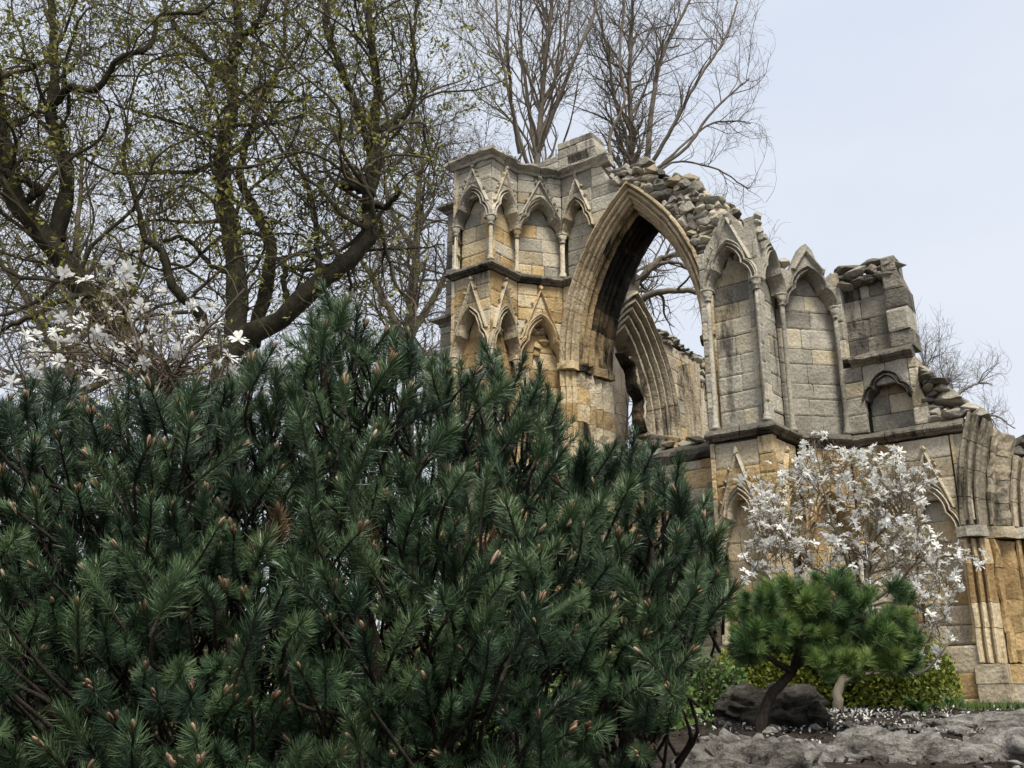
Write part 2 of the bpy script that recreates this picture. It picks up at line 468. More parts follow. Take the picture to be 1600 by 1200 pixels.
def solid_outline(P, pts, d0, d1, parent, mat, name, rough=0.008):
    """a slab with the outline pts (s, z), counter-clockwise from the front"""
    bm = bmesh.new()
    front = [bm.verts.new(P(s, d1, z)) for s, z in pts]
    back = [bm.verts.new(P(s, d0, z)) for s, z in pts]
    f = bm.faces.new(front)
    n = len(pts)
    for i in range(n):
        j = (i + 1) % n
        bm.faces.new((front[j], front[i], back[i], back[j]))
    bmesh.ops.triangulate(bm, faces=[f])
    bmesh.ops.recalc_face_normals(bm, faces=bm.faces[:])
    for v in bm.verts:
        v.co += P.n * (rough * noise.noise(v.co * 5))
    me = bpy.data.meshes.new('m')
    bm.to_mesh(me); bm.free()
    return put(name, me, mat, parent)

def panel(P, s0, s1, zb, zc, za, zg, zt, parent, mats, back=-0.2, left=True, right=True, gable=True, top=None, crockets=True, spandrel=True, mould=0.05, back_stones=True, ext=(0.0, 0.0)):
    """one bay of blind arcading. mats: (field, moulding, shaft, pick for the back)"""
    field, mould_m, shaft_m, pick = mats
    sc, h = (s0 + s1) / 2, (s1 - s0) / 2 - 0.045
    path = arch_path(sc, h, zc, za - zc)
    # spandrel: everything between the arch and the top of the bay, in upright strips
    coursed = top is None
    fd = -0.06 if coursed else -0.015
    if top is None: top = [(s1, zt), (s0, zt)]
    tops = sorted(top)
    ss = sorted(set([s0, s1] + [round(p[0], 5) for p in path] + [round(min(s1, max(s0, p[0])), 5) for p in tops]))
    pp = sorted([(s0, zc)] + path + [(s1, zc)])
    def interp(line, s):
        for (a0, b0), (a1, b1) in zip(line[:-1], line[1:]):
            if a0 - 1e-6 <= s <= a1 + 1e-6:
                return b0 if a1 - a0 < 1e-6 else b0 + (b1 - b0) * (s - a0) / (a1 - a0)
        return line[0][1] if s < line[0][0] else line[-1][1]
    V, F = [], []
    for s in ss:
        zl, zh = interp(pp, s), interp(tops, s)
        q = 0.012 * noise.noise(Vector((s * 5, zl * 3, zh)))
        V += [P(s, fd + q, zl), P(s, fd - q, (zl + zh) / 2), P(s, fd + q * .5, zh), P(s, back - .02, zh), P(s, back - .02, zl)]
    for i in range(len(ss) - 1):
        for j in range(5):
            k = (j + 1) % 5
            F.append((i * 5 + j, (i + 1) * 5 + j, (i + 1) * 5 + k, i * 5 + k))
    F.append((4, 3, 2, 1, 0)); e = (len(ss) - 1) * 5; F.append((e, e + 1, e + 2, e + 3, e + 4))
    part = put('arcade_panel', mesh(V, F), M['mortar'] if coursed else M[field], parent)
    if coursed:
        hd = trefoil(h, za - zc)
        def xz(z):
            for (x0, y0), (x1, y1) in zip(hd[:-1], hd[1:]):
                if y0 <= z - zc <= y1: return x0 + (x1 - x0) * (z - zc - y0) / max(1e-6, y1 - y0)
            return 0.0
        fp = {'grey': ['grey'] * 5 + ['pale'], 'warm': ['warm'] * 4 + ['pale'], 'pale': ['pale'] * 3 + ['warm']}[field]
        ashlar(P, lambda z: [(s0, sc - xz(z) - .02), (sc + xz(z) + .02, s1)] if z < za - .02 else [(s0, s1)],
               zc, zt, -.012, part, lambda a, b: random.choice(fp), ch=(.24, .36), bw=(.34, .6), depth=.09)
    if back_stones:
        ashlar(P, lambda z: [(s0 + .02 - ext[0], s1 - .02 + ext[1])] if z < zc + .1 else [(sc - h * max(.12, 1 - (z - zc) / (za - zc)) - .03, sc + h * max(.12, 1 - (z - zc) / (za - zc)) + .03)],
               zb, za - .03, back, part, pick, depth=0.08)
    sweep(P, path, [(w + 0.035, d) for w, d in roll_profile(0.065, -0.19, mould + .02, 2)], part, M[mould_m], 'arch_moulding', rough=random.choice((.006, .012, .02)))
    wear = random.choice((.006, .010, .018))
    if random.random() < .8: sweep(P, [(a, b) for a, b in arch_path(sc, h + .09, zc + .02, za - zc + .13)], roll_profile(0.028, -0.05, mould - .005, 1), part, M[mould_m], 'hood_moulding', rough=wear)
    if gable:
        y0 = zc + (zg - zc) * 0.30
        for sg, on in ((-1, left), (1, right)):
            a = (sc + sg * (s1 - s0) / 2 * 0.86, y0)
            pth = [a, (sc + sg * (s1 - s0) / 2 * .43, (y0 + zg) / 2), (sc, zg)]
            sweep(P, pth, roll_profile(0.032, -0.05, 0.055, 1), part, M[mould_m], 'gable_moulding', rough=0.012)
            if crockets:
                for k in (0.2, 0.38, 0.55, 0.72, 0.86):
                    if random.random() < .4: continue
                    k += jit(.05)
                    s = a[0] + (sc - a[0]) * k + sg * .05; z = a[1] + (zg - a[1]) * k + .03
                    rubble_at(P(s, 0.03, z), (random.uniform(.018, .034), 0.05, random.uniform(.025, .042)), part, M[mould_m], 'crocket', P, tilt=.6)
        rubble_at(P(sc, 0.03, zg + .05), (0.05, 0.05, 0.075), part, M[mould_m], 'finial', P)
    for s, on in ((s0, left), (s1, right)):
        if on:
            shaft(P, s, -0.035, zb, zc - .15, 0.042, part, M[shaft_m])
            capital(P, s, -0.03, zc, 0.044, part, M[mould_m])
    return part

# ------------------------------------------------------------------ irregular stones
ROCKS = []
def make_rocks():
    rr = random.Random(5)
    for k in range(12):
        bm = bmesh.new()
        for i in range(17):
            v = Vector((rr.gauss(0, 1), rr.gauss(0, 1), rr.gauss(0, 1))).normalized()
            m = max(abs(v.x), abs(v.y), abs(v.z))
            bm.verts.new((v / m * .55 + v * .42) * rr.uniform(.82, 1.12))
        res = bmesh.ops.convex_hull(bm, input=bm.verts[:])
        for v in [v for v in bm.verts if not v.link_faces]: bm.verts.remove(v)
        bmesh.ops.bevel(bm, geom=bm.edges[:], offset=.05, segments=1, affect='EDGES')
        me = bpy.data.meshes.new('m'); bm.to_mesh(me); bm.free()
        ROCKS.append(me)
make_rocks()
ROCK_BY_MAT = {}
def rock_mesh(k, mat):
    key = (k, mat.name)
    if key not in ROCK_BY_MAT:
        me = ROCKS[k].copy(); me.materials.append(mat); ROCK_BY_MAT[key] = me
    return ROCK_BY_MAT[key]
def rubble_at(p, size, parent, mat, name='rubble_stone', P=None, tilt=0.25, yaw=None):
    e = P.e if P else EU
    yw = math.atan2(e.y, e.x) + (jit(0.5) if yaw is None else yaw)
    mtx = Matrix.Translation(p) @ Matrix.Rotation(yw, 4, 'Z') @ Matrix.Rotation(jit(tilt), 4, 'X') @ Matrix.Rotation(jit(tilt), 4, 'Y') @ Matrix.Diagonal((*size, 1))
    return put(name, rock_mesh(random.randrange(12), mat), None, parent, mtx)

def rubble_wall(P, region, z0, z1, d, parent, mats, h=(0.09, 0.17), wmul=(1.2, 2.6), depth=0.2, limit=280, ragged=0.05):
    """random rubble in rough courses, region(z) gives the intervals"""
    z, n = z0, 0
    while z < z1:
        hh = random.uniform(*h)
        for a, b in region(z + hh / 2):
            s = a
            while s < b - .03:
                w = hh * random.uniform(*wmul)
                if n < limit:
                    rubble_at(P(s + w / 2, d + jit(ragged), z + hh / 2 + jit(.02)), (w * .70, depth * random.uniform(.7, 1.1), hh * .78), parent, M[random.choice(mats)], P=P, tilt=0.16, yaw=jit(.2))
                    n += 1
                s += w * random.uniform(.85, 1.0)
        z += hh * .92
    return n

def plan_string(pts, z, prof, parent, mat, name='string_course', seg=0.55, rough=0.014):
    """a projecting course along plan points (u, w); each facet in separate lengths of stone. prof: (out, dz)"""
    P3 = [R3(u, w, 0) for u, w in pts]
    n = len(P3)
    nr = []
    for i in range(n):
        es = []
        if i > 0: es.append((P3[i] - P3[i - 1]).normalized())
        if i < n - 1: es.append((P3[i + 1] - P3[i]).normalized())
        ns = [Vector((e.y, -e.x, 0)) for e in es]
        v = sum(ns, Vector()); v.normalize()
        nr.append(v / max(.4, v.dot(ns[0])))
    for i in range(n - 1):
        L = (P3[i + 1] - P3[i]).length
        k = max(1, round(L / seg))
        for q in range(k):
            V = []
            m = len(prof)
            sub = 4
            for r in range(sub + 1):
                f = (q + r / sub) / k
                if r == 0 and q > 0: f += .006 / L
                if r == sub and q < k - 1: f -= .006 / L
                c = P3[i].lerp(P3[i + 1], f); nn = nr[i].lerp(nr[i + 1], f)
                V += [c + nn * o + Vector((0, 0, z + dz)) for o, dz in prof]
            F = []
            for r in range(sub):
                for j in range(m):
                    l = (j + 1) % m
                    F.append((r * m + j, r * m + l, (r + 1) * m + l, (r + 1) * m + j))
            F.append(tuple(range(m))[::-1]); F.append(tuple(sub * m + j for j in range(m)))
            put(name, mesh(roughen(V, rough, 6.0), F), mat, parent)
STRING = [(-0.12, -0.07), (0.02, -0.07), (0.05, -0.035), (0.10, -0.02), (0.13, 0.01), (0.12, 0.045), (0.03, 0.12), (-0.12, 0.13)]

def prism(plan, z0, z1, parent, mat, name, rough=0.03):
    """a solid core with the plan outline [(u, w)...], counter-clockwise seen from above"""
    n = len(plan)
    V = [R3(u, w, z0) for u, w in plan] + [R3(u, w, z1 + jit(rough)) for u, w in plan]
    F = [tuple(range(n))[::-1], tuple(range(n, 2 * n))] + [(i, (i + 1) % n, n + (i + 1) % n, n + i) for i in range(n)]
    return put(name, mesh(V, F), mat, parent)

# a two-centred arch: every ring shares its centres
class Arch:
    def __init__(self, P, sc, half, z, rise):
        self.P, self.sc, self.half, self.z = P, sc, half, z
        self.R = (rise * rise + half * half) / (2 * half)
        self.c = self.R - half
    def pt(self, side, f, r, d):
        """side -1 left, +1 right; f 0 at the springing, 1 at the point; r measured inwards from the outer line"""
        rad = self.R - r
        th = f * math.acos(min(1, self.c / rad))
        return self.P(self.sc - side * self.c + side * rad * math.cos(th), d, self.z + rad * math.sin(th))
    def at_z(self, z, r=0.0):
        """half opening at height z"""
        rad = self.R - r
        h = z - self.z
        if h <= 0: return rad - self.c
        if h >= rad: return 0.0
        return max(0.0, math.sqrt(rad * rad - h * h) - self.c)
    def voussoir(self, side, f0, f1, prof, parent, mat, name, rough=0.008, k=3, gap=0.0012):
        V = []; m = len(prof)
        jr, jd = jit(.006), jit(.006)
        for i in range(k + 1):
            f = f0 + gap + (f1 - f0 - 2 * gap) * i / k
            V += [self.pt(side, f, r + jr, d + jd) for r, d in prof]
        F = []
        for i in range(k):
            for j in range(m):
                l = (j + 1) % m
                F.append((i * m + j, i * m + l, (i + 1) * m + l, (i + 1) * m + j))
        F.append(tuple(range(m))[::-1]); F.append(tuple(k * m + j for j in range(m)))
        if side > 0: F = [f[::-1] for f in F]
        return put(name, mesh(roughen(V, rough, 7.0), F), mat, parent)
    def jamb(self, side, z0, z1, prof, parent, mat, name, rough=0.012, k=2):
        V = []; m = len(prof)
        jr, jd = jit(.008), jit(.008)
        for i in range(k + 1):
            z = z0 + .004 + (z1 - z0 - .008) * i / k
            V += [self.P(self.sc + side * (self.half - r - jr), d + jd, z) for r, d in prof]
        F = []
        for i in range(k):
            for j in range(m):
                l = (j + 1) % m
                F.append((i * m + j, i * m + l, (i + 1) * m + l, (i + 1) * m + j))
        F.append(tuple(range(m))[::-1]); F.append(tuple(k * m + j for j in range(m)))
        if side > 0: F = [f[::-1] for f in F]
        return put(name, mesh(roughen(V, rough, 6.0), F), mat, parent)

# ================================================================== the ruined west front
def choose(**w):
    ks, ws = list(w), list(w.values())
    return lambda s=0, z=0: random.choices(ks, ws)[0]
PK_UP = choose(pale=5, warm=4, grey=2)
PK_LOW = choose(warm=7, pale=3)
PK_PIER = choose(grey=7, pale=2)
PK_DARK = choose(dark=6, grey=3)
PK_BASE = choose(warm=6, pale=4)

# ---------------------------------------------------------------- corner tower
tower = thing('ruined_tower', R3(-5.0, 0.6, 0), 'tall corner tower of the ruin with two visible tiers of gabled blind arches', 'tower')
TF, TS, TCt = Facet((-5.5, 0), (-4.5, 0)), Facet((-4.5, 0), (-4.45, .85)), Facet((-4.45, .85), (-3.85, 1.6))
TL = Facet((-5.5, 1.6), (-5.5, 0))
prism([(-5.33, .33), (-4.84, .33), (-4.78, 1.05), (-4.12, 1.98), (-4.12, 3.0), (-5.33, 3.0)], -.3, 11.02, tower, M['mortar'], 'core')
PK_TOP = choose(grey=5, pale=3, dark=1)
for k, (P, s0, s1) in enumerate(((TF, .05, .96), (TS, .03, .86), (TCt, .0, .97))):
    panel(P, s0, s1, 8.63, 9.62, 10.3, 10.84, 11.0, tower, ('grey', 'grey' if k != 1 else 'pale', 'pale', PK_UP), left=(k == 0), right=True, ext=((0, -.05), (-.1, .11), (.1, .11))[k])
    panel(P, s0, s1, 4.3, 6.72, 7.62, 8.28, 8.42, tower, ('warm' if k else 'pale', 'pale' if k < 2 else 'warm', 'warm', PK_LOW), left=(k == 0), right=True, ext=((0, -.05), (-.1, .11), (.1, .11))[k])
    ashlar(P, rect(0, P.len), -.2, 4.1, 0, tower, PK_BASE, ch=(.42, .5), bw=(.7, 1.0))
# corner quoins either side of the arcades
for P, a, b in ((TF, -.02, .06), (TF, .965, 1.0)):
    for z0, z1, pk in ((4.3, 8.4, PK_LOW), (8.63, 11.0, PK_TOP)):
        ashlar(P, rect(a, b), z0, z1, 0.004, tower, pk, depth=.16)
ashlar(TL, rect(0.9, TL.len), 8.6, 11.0, 0, tower, choose(grey=4, pale=3, warm=2), ch=(.32, .42), bw=(.5, .8))
# broken stonework where the lower arches have lost their faces
for i in range(16):
    P = random.choice((TCt, TCt, TS))
    s, z = random.uniform(.12, P.len - .12), random.uniform(6.9, 7.75)
    rubble_at(P(s, -0.17, z), (random.uniform(.07, .15), .07, random.uniform(.05, .1)), tower, M[random.choice(('warm', 'pale', 'warm'))], 'broken_stone', P)
TP = [(-5.5, 1.4), (-5.5, 0), (-4.5, 0), (-4.45, .85), (-3.85, 1.6), (-3.62, 1.6)]
plan_string(TP, 8.5, STRING, tower, M['dark'])
plan_string(TP, 4.17, STRING, tower, M['dark'])
CORN = [(-0.15, -0.10), (0.03, -0.10), (0.05, -0.04), (0.12, 0.0), (0.17, 0.03), (0.17, 0.085), (-0.15, 0.12)]
plan_string([(-5.5, 1.4), (-5.5, 0), (-4.5, 0), (-4.45, .85), (-3.85, 1.6), (-3.2, 1.6), (-2.62, 1.6)], 11.05, CORN, tower, M['grey'], 'cornice', seg=.4, rough=0.05)
prism([(-5.4, .1), (-4.6, .1), (-4.55, .95), (-3.95, 1.7), (-3.0, 1.7), (-3.0, 2.6), (-5.4, 2.6)], 10.95, 11.15, tower, M['dark'], 'roof_slab')
q1, q2 = Facet((-4.72, 1.8), (-4.05, 1.8)), Facet((-4.05, 1.8), (-2.98, 1.8))
ashlar(q1, rect(0, q1.len), 11.12, 11.72, 0, tower, choose(grey=1), ch=(.2, .24), bw=(.3, .5), name='parapet_stone', depth=.5)
ashlar(q2, lambda z: [(0, q2.len - max(0, (z - 11.2)) * .25)], 11.12, 12.0, 0, tower, choose(grey=3, dark=1), ch=(.2, .26), bw=(.3, .5), name='parapet_stone', depth=.5)
for i in range(10):
    P = random.choice((q1, q2)); s = random.uniform(.1, P.len - .3)
    rubble_at(P(s, -.2, 11.72 if P is q1 else 11.99), (.12, .12, .05), tower, M['grey'], 'parapet_stone', P)

butt = thing('outer_buttress', R3(-6.0, 1.4, 0), 'narrow dark buttress with sloping caps behind the left edge of the corner tower', 'buttress')
BF = Facet((-6.42, .85), (-5.55, .85))
prism([(-6.3, 1.0), (-5.6, 1.0), (-5.6, 2.3), (-6.3, 2.3)], -.3, 10.6, butt, M['mortar'], 'core')
ashlar(BF, rect(0.02, BF.len), 8.05, 10.6, 0, butt, PK_DARK)
ashlar(BF, rect(-.06, BF.len), 3.0, 7.9, .06, butt, choose(grey=4, dark=2, warm=2))
plan_string([(-6.42, 2.2), (-6.42, .85), (-5.55, .85)], 10.68, CORN, butt, M['dark'], 'cap_stone')
plan_string([(-6.46, 2.2), (-6.46, .8), (-5.55, .8)], 7.97, CORN, butt, M['dark'], 'cap_stone')

# ---------------------------------------------------------------- great arch
archw = thing('ruined_arch', R3(-2.2, 2.2, 0), 'great pointed stone arch with soot-blackened soffit between the tower and the pier', 'arch')
AW = Facet((-3.85, 1.6), (0.05, 1.6))
A = Arch(AW, 1.65, 1.72, 6.72, 3.62)
def ring_pts(r, f0, f1, side, n=12):
    out = []
    for i in range(n + 1):
        p = A.pt(side, f0 + (f1 - f0) * i / n, r, 0) - AW.A
        out.append((p.dot(AW.e), p.z))
    return out
# body of the wall behind the faces
L = ring_pts(0.1, 0, 1, -1)
solid_outline(AW, L + [(1.65, 10.5), (1.3, 10.95), (-.1, 10.95), (-.1, 6.7)], -1.22, -.3, archw, M['mortar'], 'core')
Rr = ring_pts(0.1, 0, 1, 1)
solid_outline(AW, [(1.65, 10.62), (1.65, 10.3)] + Rr[::-1] + [(3.9, 6.7), (3.9, 8.2), (3.3, 8.9), (2.85, 9.5), (2.3, 10.1)], -1.2, -.10, archw, M['mortar'], 'core', rough=.05)
solid_outline(AW, [(-.1, -.3), (3.95, -.3), (3.95, 4.4), (-.1, 4.4)], -1.22, -.3, archw, M['mortar'], 'core')
solid_outline(AW, [(-.2, 4.4), (0.12, 4.4), (.12, 6.72), (-.2, 6.72)], -1.22, -.3, archw, M['mortar'], 'core')
FRONT = [(0.0, -.15), (0.0, .06), (.02, .10), (.055, .105), (.075, .05), (.09, -.02), (.105, -.02), (.12, .035), (.15, .055), (.175, .03), (.185, -.05), (.205, -.06), (.22, -.02), (.245, .0), (.27, -.025), (.28, -.09), (.31, -.1), (.325, -.15)]
SOFF1 = [(.06, -.158), (.28, -.158), (.355, -.185), (.38, -.225), (.35, -.26), (.30, -.28), (.30, -.31), (.38, -.33), (.43, -.375), (.41, -.42), (.33, -.44), (.34, -.49), (.06, -.49)]
SOFF2 = [(.06, -.50), (.36, -.50), (.43, -.535), (.44, -.58), (.37, -.60), (.355, -.63), (.43, -.66), (.455, -.71), (.40, -.745), (.37, -.775), (.45, -.81), (.47, -.87), (.41, -.90), (.39, -.94), (.475, -.98), (.49, -1.06), (.485, -1.24), (.06, -1.24)]
for side in (-1, 1):
    n = 11
    cuts = [0] + [(i + jit(.22)) / n for i in range(1, n)] + [1]
    for a, b in zip(cuts[:-1], cuts[1:]):
        low = (a + b) / 2 < .45
        A.voussoir(side, a, b, FRONT, archw, M['arch'], 'voussoir', rough=.011)
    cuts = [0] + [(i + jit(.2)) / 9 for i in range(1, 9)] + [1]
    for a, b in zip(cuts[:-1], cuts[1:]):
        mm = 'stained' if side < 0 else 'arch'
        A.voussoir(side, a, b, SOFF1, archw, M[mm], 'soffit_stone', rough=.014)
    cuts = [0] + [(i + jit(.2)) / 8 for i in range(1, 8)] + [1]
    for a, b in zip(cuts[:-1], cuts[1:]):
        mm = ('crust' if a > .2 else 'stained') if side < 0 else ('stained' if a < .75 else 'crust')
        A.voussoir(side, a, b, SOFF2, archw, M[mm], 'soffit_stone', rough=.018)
    z = 4.78
    while z < 6.5:
        h = min(random.uniform(.28, .45), 6.56 - z)
        if 6.56 - z - h < .12: h = 6.56 - z
        A.jamb(side, z, z + h, [(0.0, -.15), (.0, .04), (.03, .07), (.07, .05), (.1, .0), (.14, .03), (.18, .0), (.2, -.06), (.24, -.05), (.27, -.09), (.28, -.15)], archw, M[PK_LOW()], 'jamb_stone')
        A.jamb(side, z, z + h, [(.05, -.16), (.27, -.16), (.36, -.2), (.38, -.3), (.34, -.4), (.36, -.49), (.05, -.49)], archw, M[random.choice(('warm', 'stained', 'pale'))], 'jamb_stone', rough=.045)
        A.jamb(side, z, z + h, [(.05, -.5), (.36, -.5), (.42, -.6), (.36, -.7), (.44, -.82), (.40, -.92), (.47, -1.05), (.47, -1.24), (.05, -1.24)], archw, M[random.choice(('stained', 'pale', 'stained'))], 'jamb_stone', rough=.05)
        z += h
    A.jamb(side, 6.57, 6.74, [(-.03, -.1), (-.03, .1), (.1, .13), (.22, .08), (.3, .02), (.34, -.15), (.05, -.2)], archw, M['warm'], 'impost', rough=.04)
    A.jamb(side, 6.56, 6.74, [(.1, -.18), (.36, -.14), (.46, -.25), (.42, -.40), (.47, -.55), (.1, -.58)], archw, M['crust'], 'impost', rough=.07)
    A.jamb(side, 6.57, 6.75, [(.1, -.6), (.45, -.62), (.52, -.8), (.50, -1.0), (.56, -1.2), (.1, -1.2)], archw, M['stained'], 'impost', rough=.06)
# weathered sill, broken away
plan_string([(-3.8, 1.6), (0.0, 1.6)], 4.42, [(-1.2, -.1), (.03, -.1), (.10, 0.0), (.08, .08), (-.5, .33), (-1.2, .36)], archw, M['dark'], 'sill_stone', seg=.7, rough=.05)
for i in range(16):
    s = random.uniform(.1, 3.7)
    rubble_at(AW(s, random.uniform(-.9, -.3), 4.78), (random.uniform(.1, .25), .15, .08), archw, M[random.choice(('pale', 'dark', 'grey'))], 'rubble_stone', AW)
# left spandrel: half a blind arch running into the ring
part = panel(AW, .0, .76, 8.63, 9.62, 10.3, 10.84, 11.0, archw, ('grey', 'pale', 'pale', PK_UP), left=True, right=False, back_stones=False)
ashlar(AW, lambda z: [(.02, min(.76, 1.65 - A.at_z(z) + .03))], 8.63, 10.2, -.2, part, choose(pale=2, grey=2), depth=.07)
ashlar(AW, lambda z: [(.76, 1.65 - A.at_z(z) + .02)] if z < 10.3 else [(.76, 1.32 - (z - 10.3) * .5)], 9.62, 10.98, 0, archw, choose(grey=3, pale=2))
ashlar(AW, lambda z: [(0, 1.65 - A.at_z(z) + .02)], 7.2, 8.42, 0, archw, choose(warm=3, pale=1), bw=(.25, .5))
plan_string([(-3.85, 1.6), (-3.55, 1.6)], 8.5, STRING, archw, M['dark'])
# rubble core on the right haunch
def hay(z):
    a = 1.65 + A.at_z(z) - .02 if z < 10.34 else 1.25
    b = min(3.85, 1.65 + A.at_z(z - .05) + (0.9 if z < 9.4 else 0.78 if z < 10.1 else .5)) if z < 10.45 else 1.95
    return [(a, b)]
rubble_wall(AW, hay, 8.1, 10.68, -.03, archw, ['grey', 'grey', 'grey', 'pale', 'dark'], h=(.10, .19), wmul=(1.0, 2.3), depth=.15, limit=240)
for i in range(60):
    z = random.uniform(8.5, 10.6); b = hay(z)[0][1]
    rubble_at(AW(b - random.uniform(-.05, .15), -random.uniform(.2, 1.0), z + .03), (random.uniform(.09, .20), random.uniform(.09, .18), random.uniform(.06, .13)), archw, M[random.choice(('grey', 'dark', 'grey', 'pale'))], 'rubble_stone', AW)
ashlar(AW, rect(0, 3.9), -.2, 4.3, 0, archw, PK_BASE, ch=(.34, .44), bw=(.5, .9))
panel(AW, 2.95, 3.85, 1.2, 3.1, 3.75, 4.12, 4.3, archw, ('grey', 'grey', 'grey', PK_PIER))

# ---------------------------------------------------------------- side wall of the aisle seen through the arch
aisle = thing('aisle_wall', R3(-3.5, 5, 0), 'inner aisle wall with a fluted window arch and broken vault ribs, seen through the great arch', 'wall')
SW = Facet((-3.4, 2.9), (-3.4, 9.0))
B = Arch(SW, 1.0, 1.85, 5.98, 3.08)
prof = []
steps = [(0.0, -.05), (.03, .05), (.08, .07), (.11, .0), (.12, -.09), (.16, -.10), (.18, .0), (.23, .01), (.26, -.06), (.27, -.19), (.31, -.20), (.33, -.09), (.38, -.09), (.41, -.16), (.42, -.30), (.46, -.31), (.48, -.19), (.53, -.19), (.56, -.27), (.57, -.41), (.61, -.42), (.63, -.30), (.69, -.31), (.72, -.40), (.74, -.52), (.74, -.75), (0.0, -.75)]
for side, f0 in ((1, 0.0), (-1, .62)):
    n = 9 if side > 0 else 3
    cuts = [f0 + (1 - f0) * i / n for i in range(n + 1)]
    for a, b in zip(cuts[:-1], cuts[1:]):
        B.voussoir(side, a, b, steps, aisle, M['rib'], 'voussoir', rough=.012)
# cusped tracery still hanging in the window head
for side in (1,):
    V = []
    pth = []
    for i in range(33):
        f = .02 + .86 * i / 32
        r = .80 + .16 * abs(math.sin(f * 9.5))
        p = B.pt(side, f, r, 0) - SW.A
        pth.append((p.dot(SW.e), p.z))
    sweep(SW, pth, roll_profile(.085, -.66, -.42, 2), aisle, M['crust'], 'tracery', rough=.03)
    sweep(SW, [(a - .0, b + .02) for a, b in pth[4:28]], [(w - .1, d) for w, d in roll_profile(.04, -.6, -.40, 1)], aisle, M['pale'], 'tracery', rough=.02)
z = 4.7
while z < 5.75:
    h = min(.36, 5.82 - z)
    B.jamb(1, z, z + h, steps, aisle, M['rib'], 'jamb_stone', rough=.03)
    z += h
for k, (r, d) in enumerate(((.07, .03), (.22, -.02), (.37, -.1), (.52, -.2), (.69, -.32))):
    p = B.P(B.sc + B.half - r, d - .04, 0)
    lathe(p, [(.06, 5.66), (.085, 5.72), (.07, 5.74), (.11, 5.86), (.10, 5.89), (.135, 5.95), (.13, 5.99)], aisle, M['dark' if k > 2 else 'stained'], 'capital', 10, .15)
def beside(z):
    return [(B.sc + B.at_z(z) - .03, 6.0)] if z < 8.35 - 0 else [(2.9, 6.0)]
solid_outline(SW, [(2.6, 4.3), (6.1, 4.3), (6.1, 8.3), (2.2, 8.2), (2.5, 7.4), (2.75, 6.5)], -.7, -.1, aisle, M['mortar'], 'core')
solid_outline(SW, [(-.1, -.3), (6.1, -.3), (6.1, 4.75), (-.1, 4.75)], -.7, -.1, aisle, M['mortar'], 'core')
ashlar(SW, lambda z: [(B.sc + B.at_z(z) - .03, 4.6)], 4.75, 8.2, 0, aisle, choose(pale=4, warm=1, grey=1), worn=.02)
ashlar(SW, rect(0, 4.6), 3.0, 4.72, 0, aisle, choose(grey=4, dark=2))
rubble_wall(SW, lambda z: [(2.1 + max(0, 8.3 - z) * .3, 5.2)], 8.12, 8.5, -.2, aisle, ['dark', 'grey', 'dark'], h=(.08, .14), depth=.3, limit=60)
rubble_wall(SW, lambda z: [(3.7, 5.2)], 7.6, 8.2, .05, aisle, ['grey', 'dark', 'pale'], h=(.1, .15), depth=.15, limit=40)
for k in range(8):
    f = (k - 3.5) / 3.5
    top = 8.05 - .5 * (k % 3 == 2) - .25 * abs(f)
    s = 3.55 + f * .34
    pth = [(s, 6.08), (s + f * .03, 6.6), (s + f * .12, 7.2), (s + f * .26, top)]
    sweep(SW, pth, [(w, d + .16 - abs(f) * .14) for w, d in roll_profile(.055, -.15, .06, 1)], aisle, M['rib'], 'vault_rib', rough=.015)
for k in range(5):
    s = 3.2 + k * .18
    lathe(SW(s, .10 - abs(k - 2) * .03, 0), [(.05, 5.72), (.08, 5.8), (.07, 5.82), (.115, 5.96), (.105, 6.0), (.125, 6.06), (.12, 6.1)], aisle, M['dark'], 'capital', 10, .15)
    lathe(SW(s, .06 - abs(k - 2) * .03, 0), [(.045, 4.75), (.045, 5.74)], aisle, M['grey'], 'shaft', 8)

# ---------------------------------------------------------------- buttress pier
pier = thing('buttress_pier', R3(.5, .8, 0), 'grey stone pier with slender shafts and ragged gabled top, right of the great arch', 'pier')
PF, PS, PC = Facet((0, 0), (1.05, 0)), Facet((1.05, 0), (1.1, .9)), Facet((1.1, .9), (1.75, 1.55))
prism([(.25, .34), (.72, .34), (.76, 1.1), (1.42, 1.95), (1.42, 2.85), (-.6, 2.85), (-.6, 1.95), (.25, 1.95)], -.3, 7.35, pier, M['mortar'], 'core', rough=.15)
mats = ('grey', 'grey', 'grey', PK_PIER)
panel(PF, .10, .98, 4.3, 6.74, 7.42, 7.98, 7.6, pier, mats, left=True, right=True, top=[(.98, 7.62), (.84, 7.70), (.70, 7.95), (.56, 8.14), (.46, 8.1), (.36, 7.86), (.22, 7.66), (.10, 7.5)])
panel(PS, .05, .88, 4.3, 6.72, 7.38, 7.72, 7.6, pier, mats, ext=(-.1, .1), left=False, right=True, gable=False, top=[(.88, 7.35), (.7, 7.55), (.45, 7.72), (.3, 7.6), (.2, 7.85), (.05, 7.9)])
panel(PC, .0, .92, 4.3, 6.55, 7.2, 7.62, 7.5, pier, mats, ext=(.1, .1), left=False, right=True, gable=False, top=[(.92, 7.22), (.80, 7.1), (.70, 7.3), (.6, 7.62), (.5, 7.74), (.4, 7.68), (.28, 7.45), (.15, 7.2), (.0, 7.25)])
sweep(PC, [(.22, 7.22), (.47, 7.6), (.75, 7.22)], roll_profile(.045, -.05, .06, 1), pier, M['grey'], 'gable_moulding', rough=.02)
for P, a, b in ((PF, -.02, .10), (PF, .98, 1.05)):
    ashlar(P, rect(a, b), 4.3, 7.45, 0.0, pier, PK_PIER, depth=.16)
for k in range(4):       # broken pinnacle on the corner
    h0 = 7.5 + k * .13
    rubble_at(PF(1.08 + jit(.02), -.12, h0), (.10 - .008 * k, .10, .085), pier, M['grey'], 'pinnacle_stone', PF, tilt=.08)
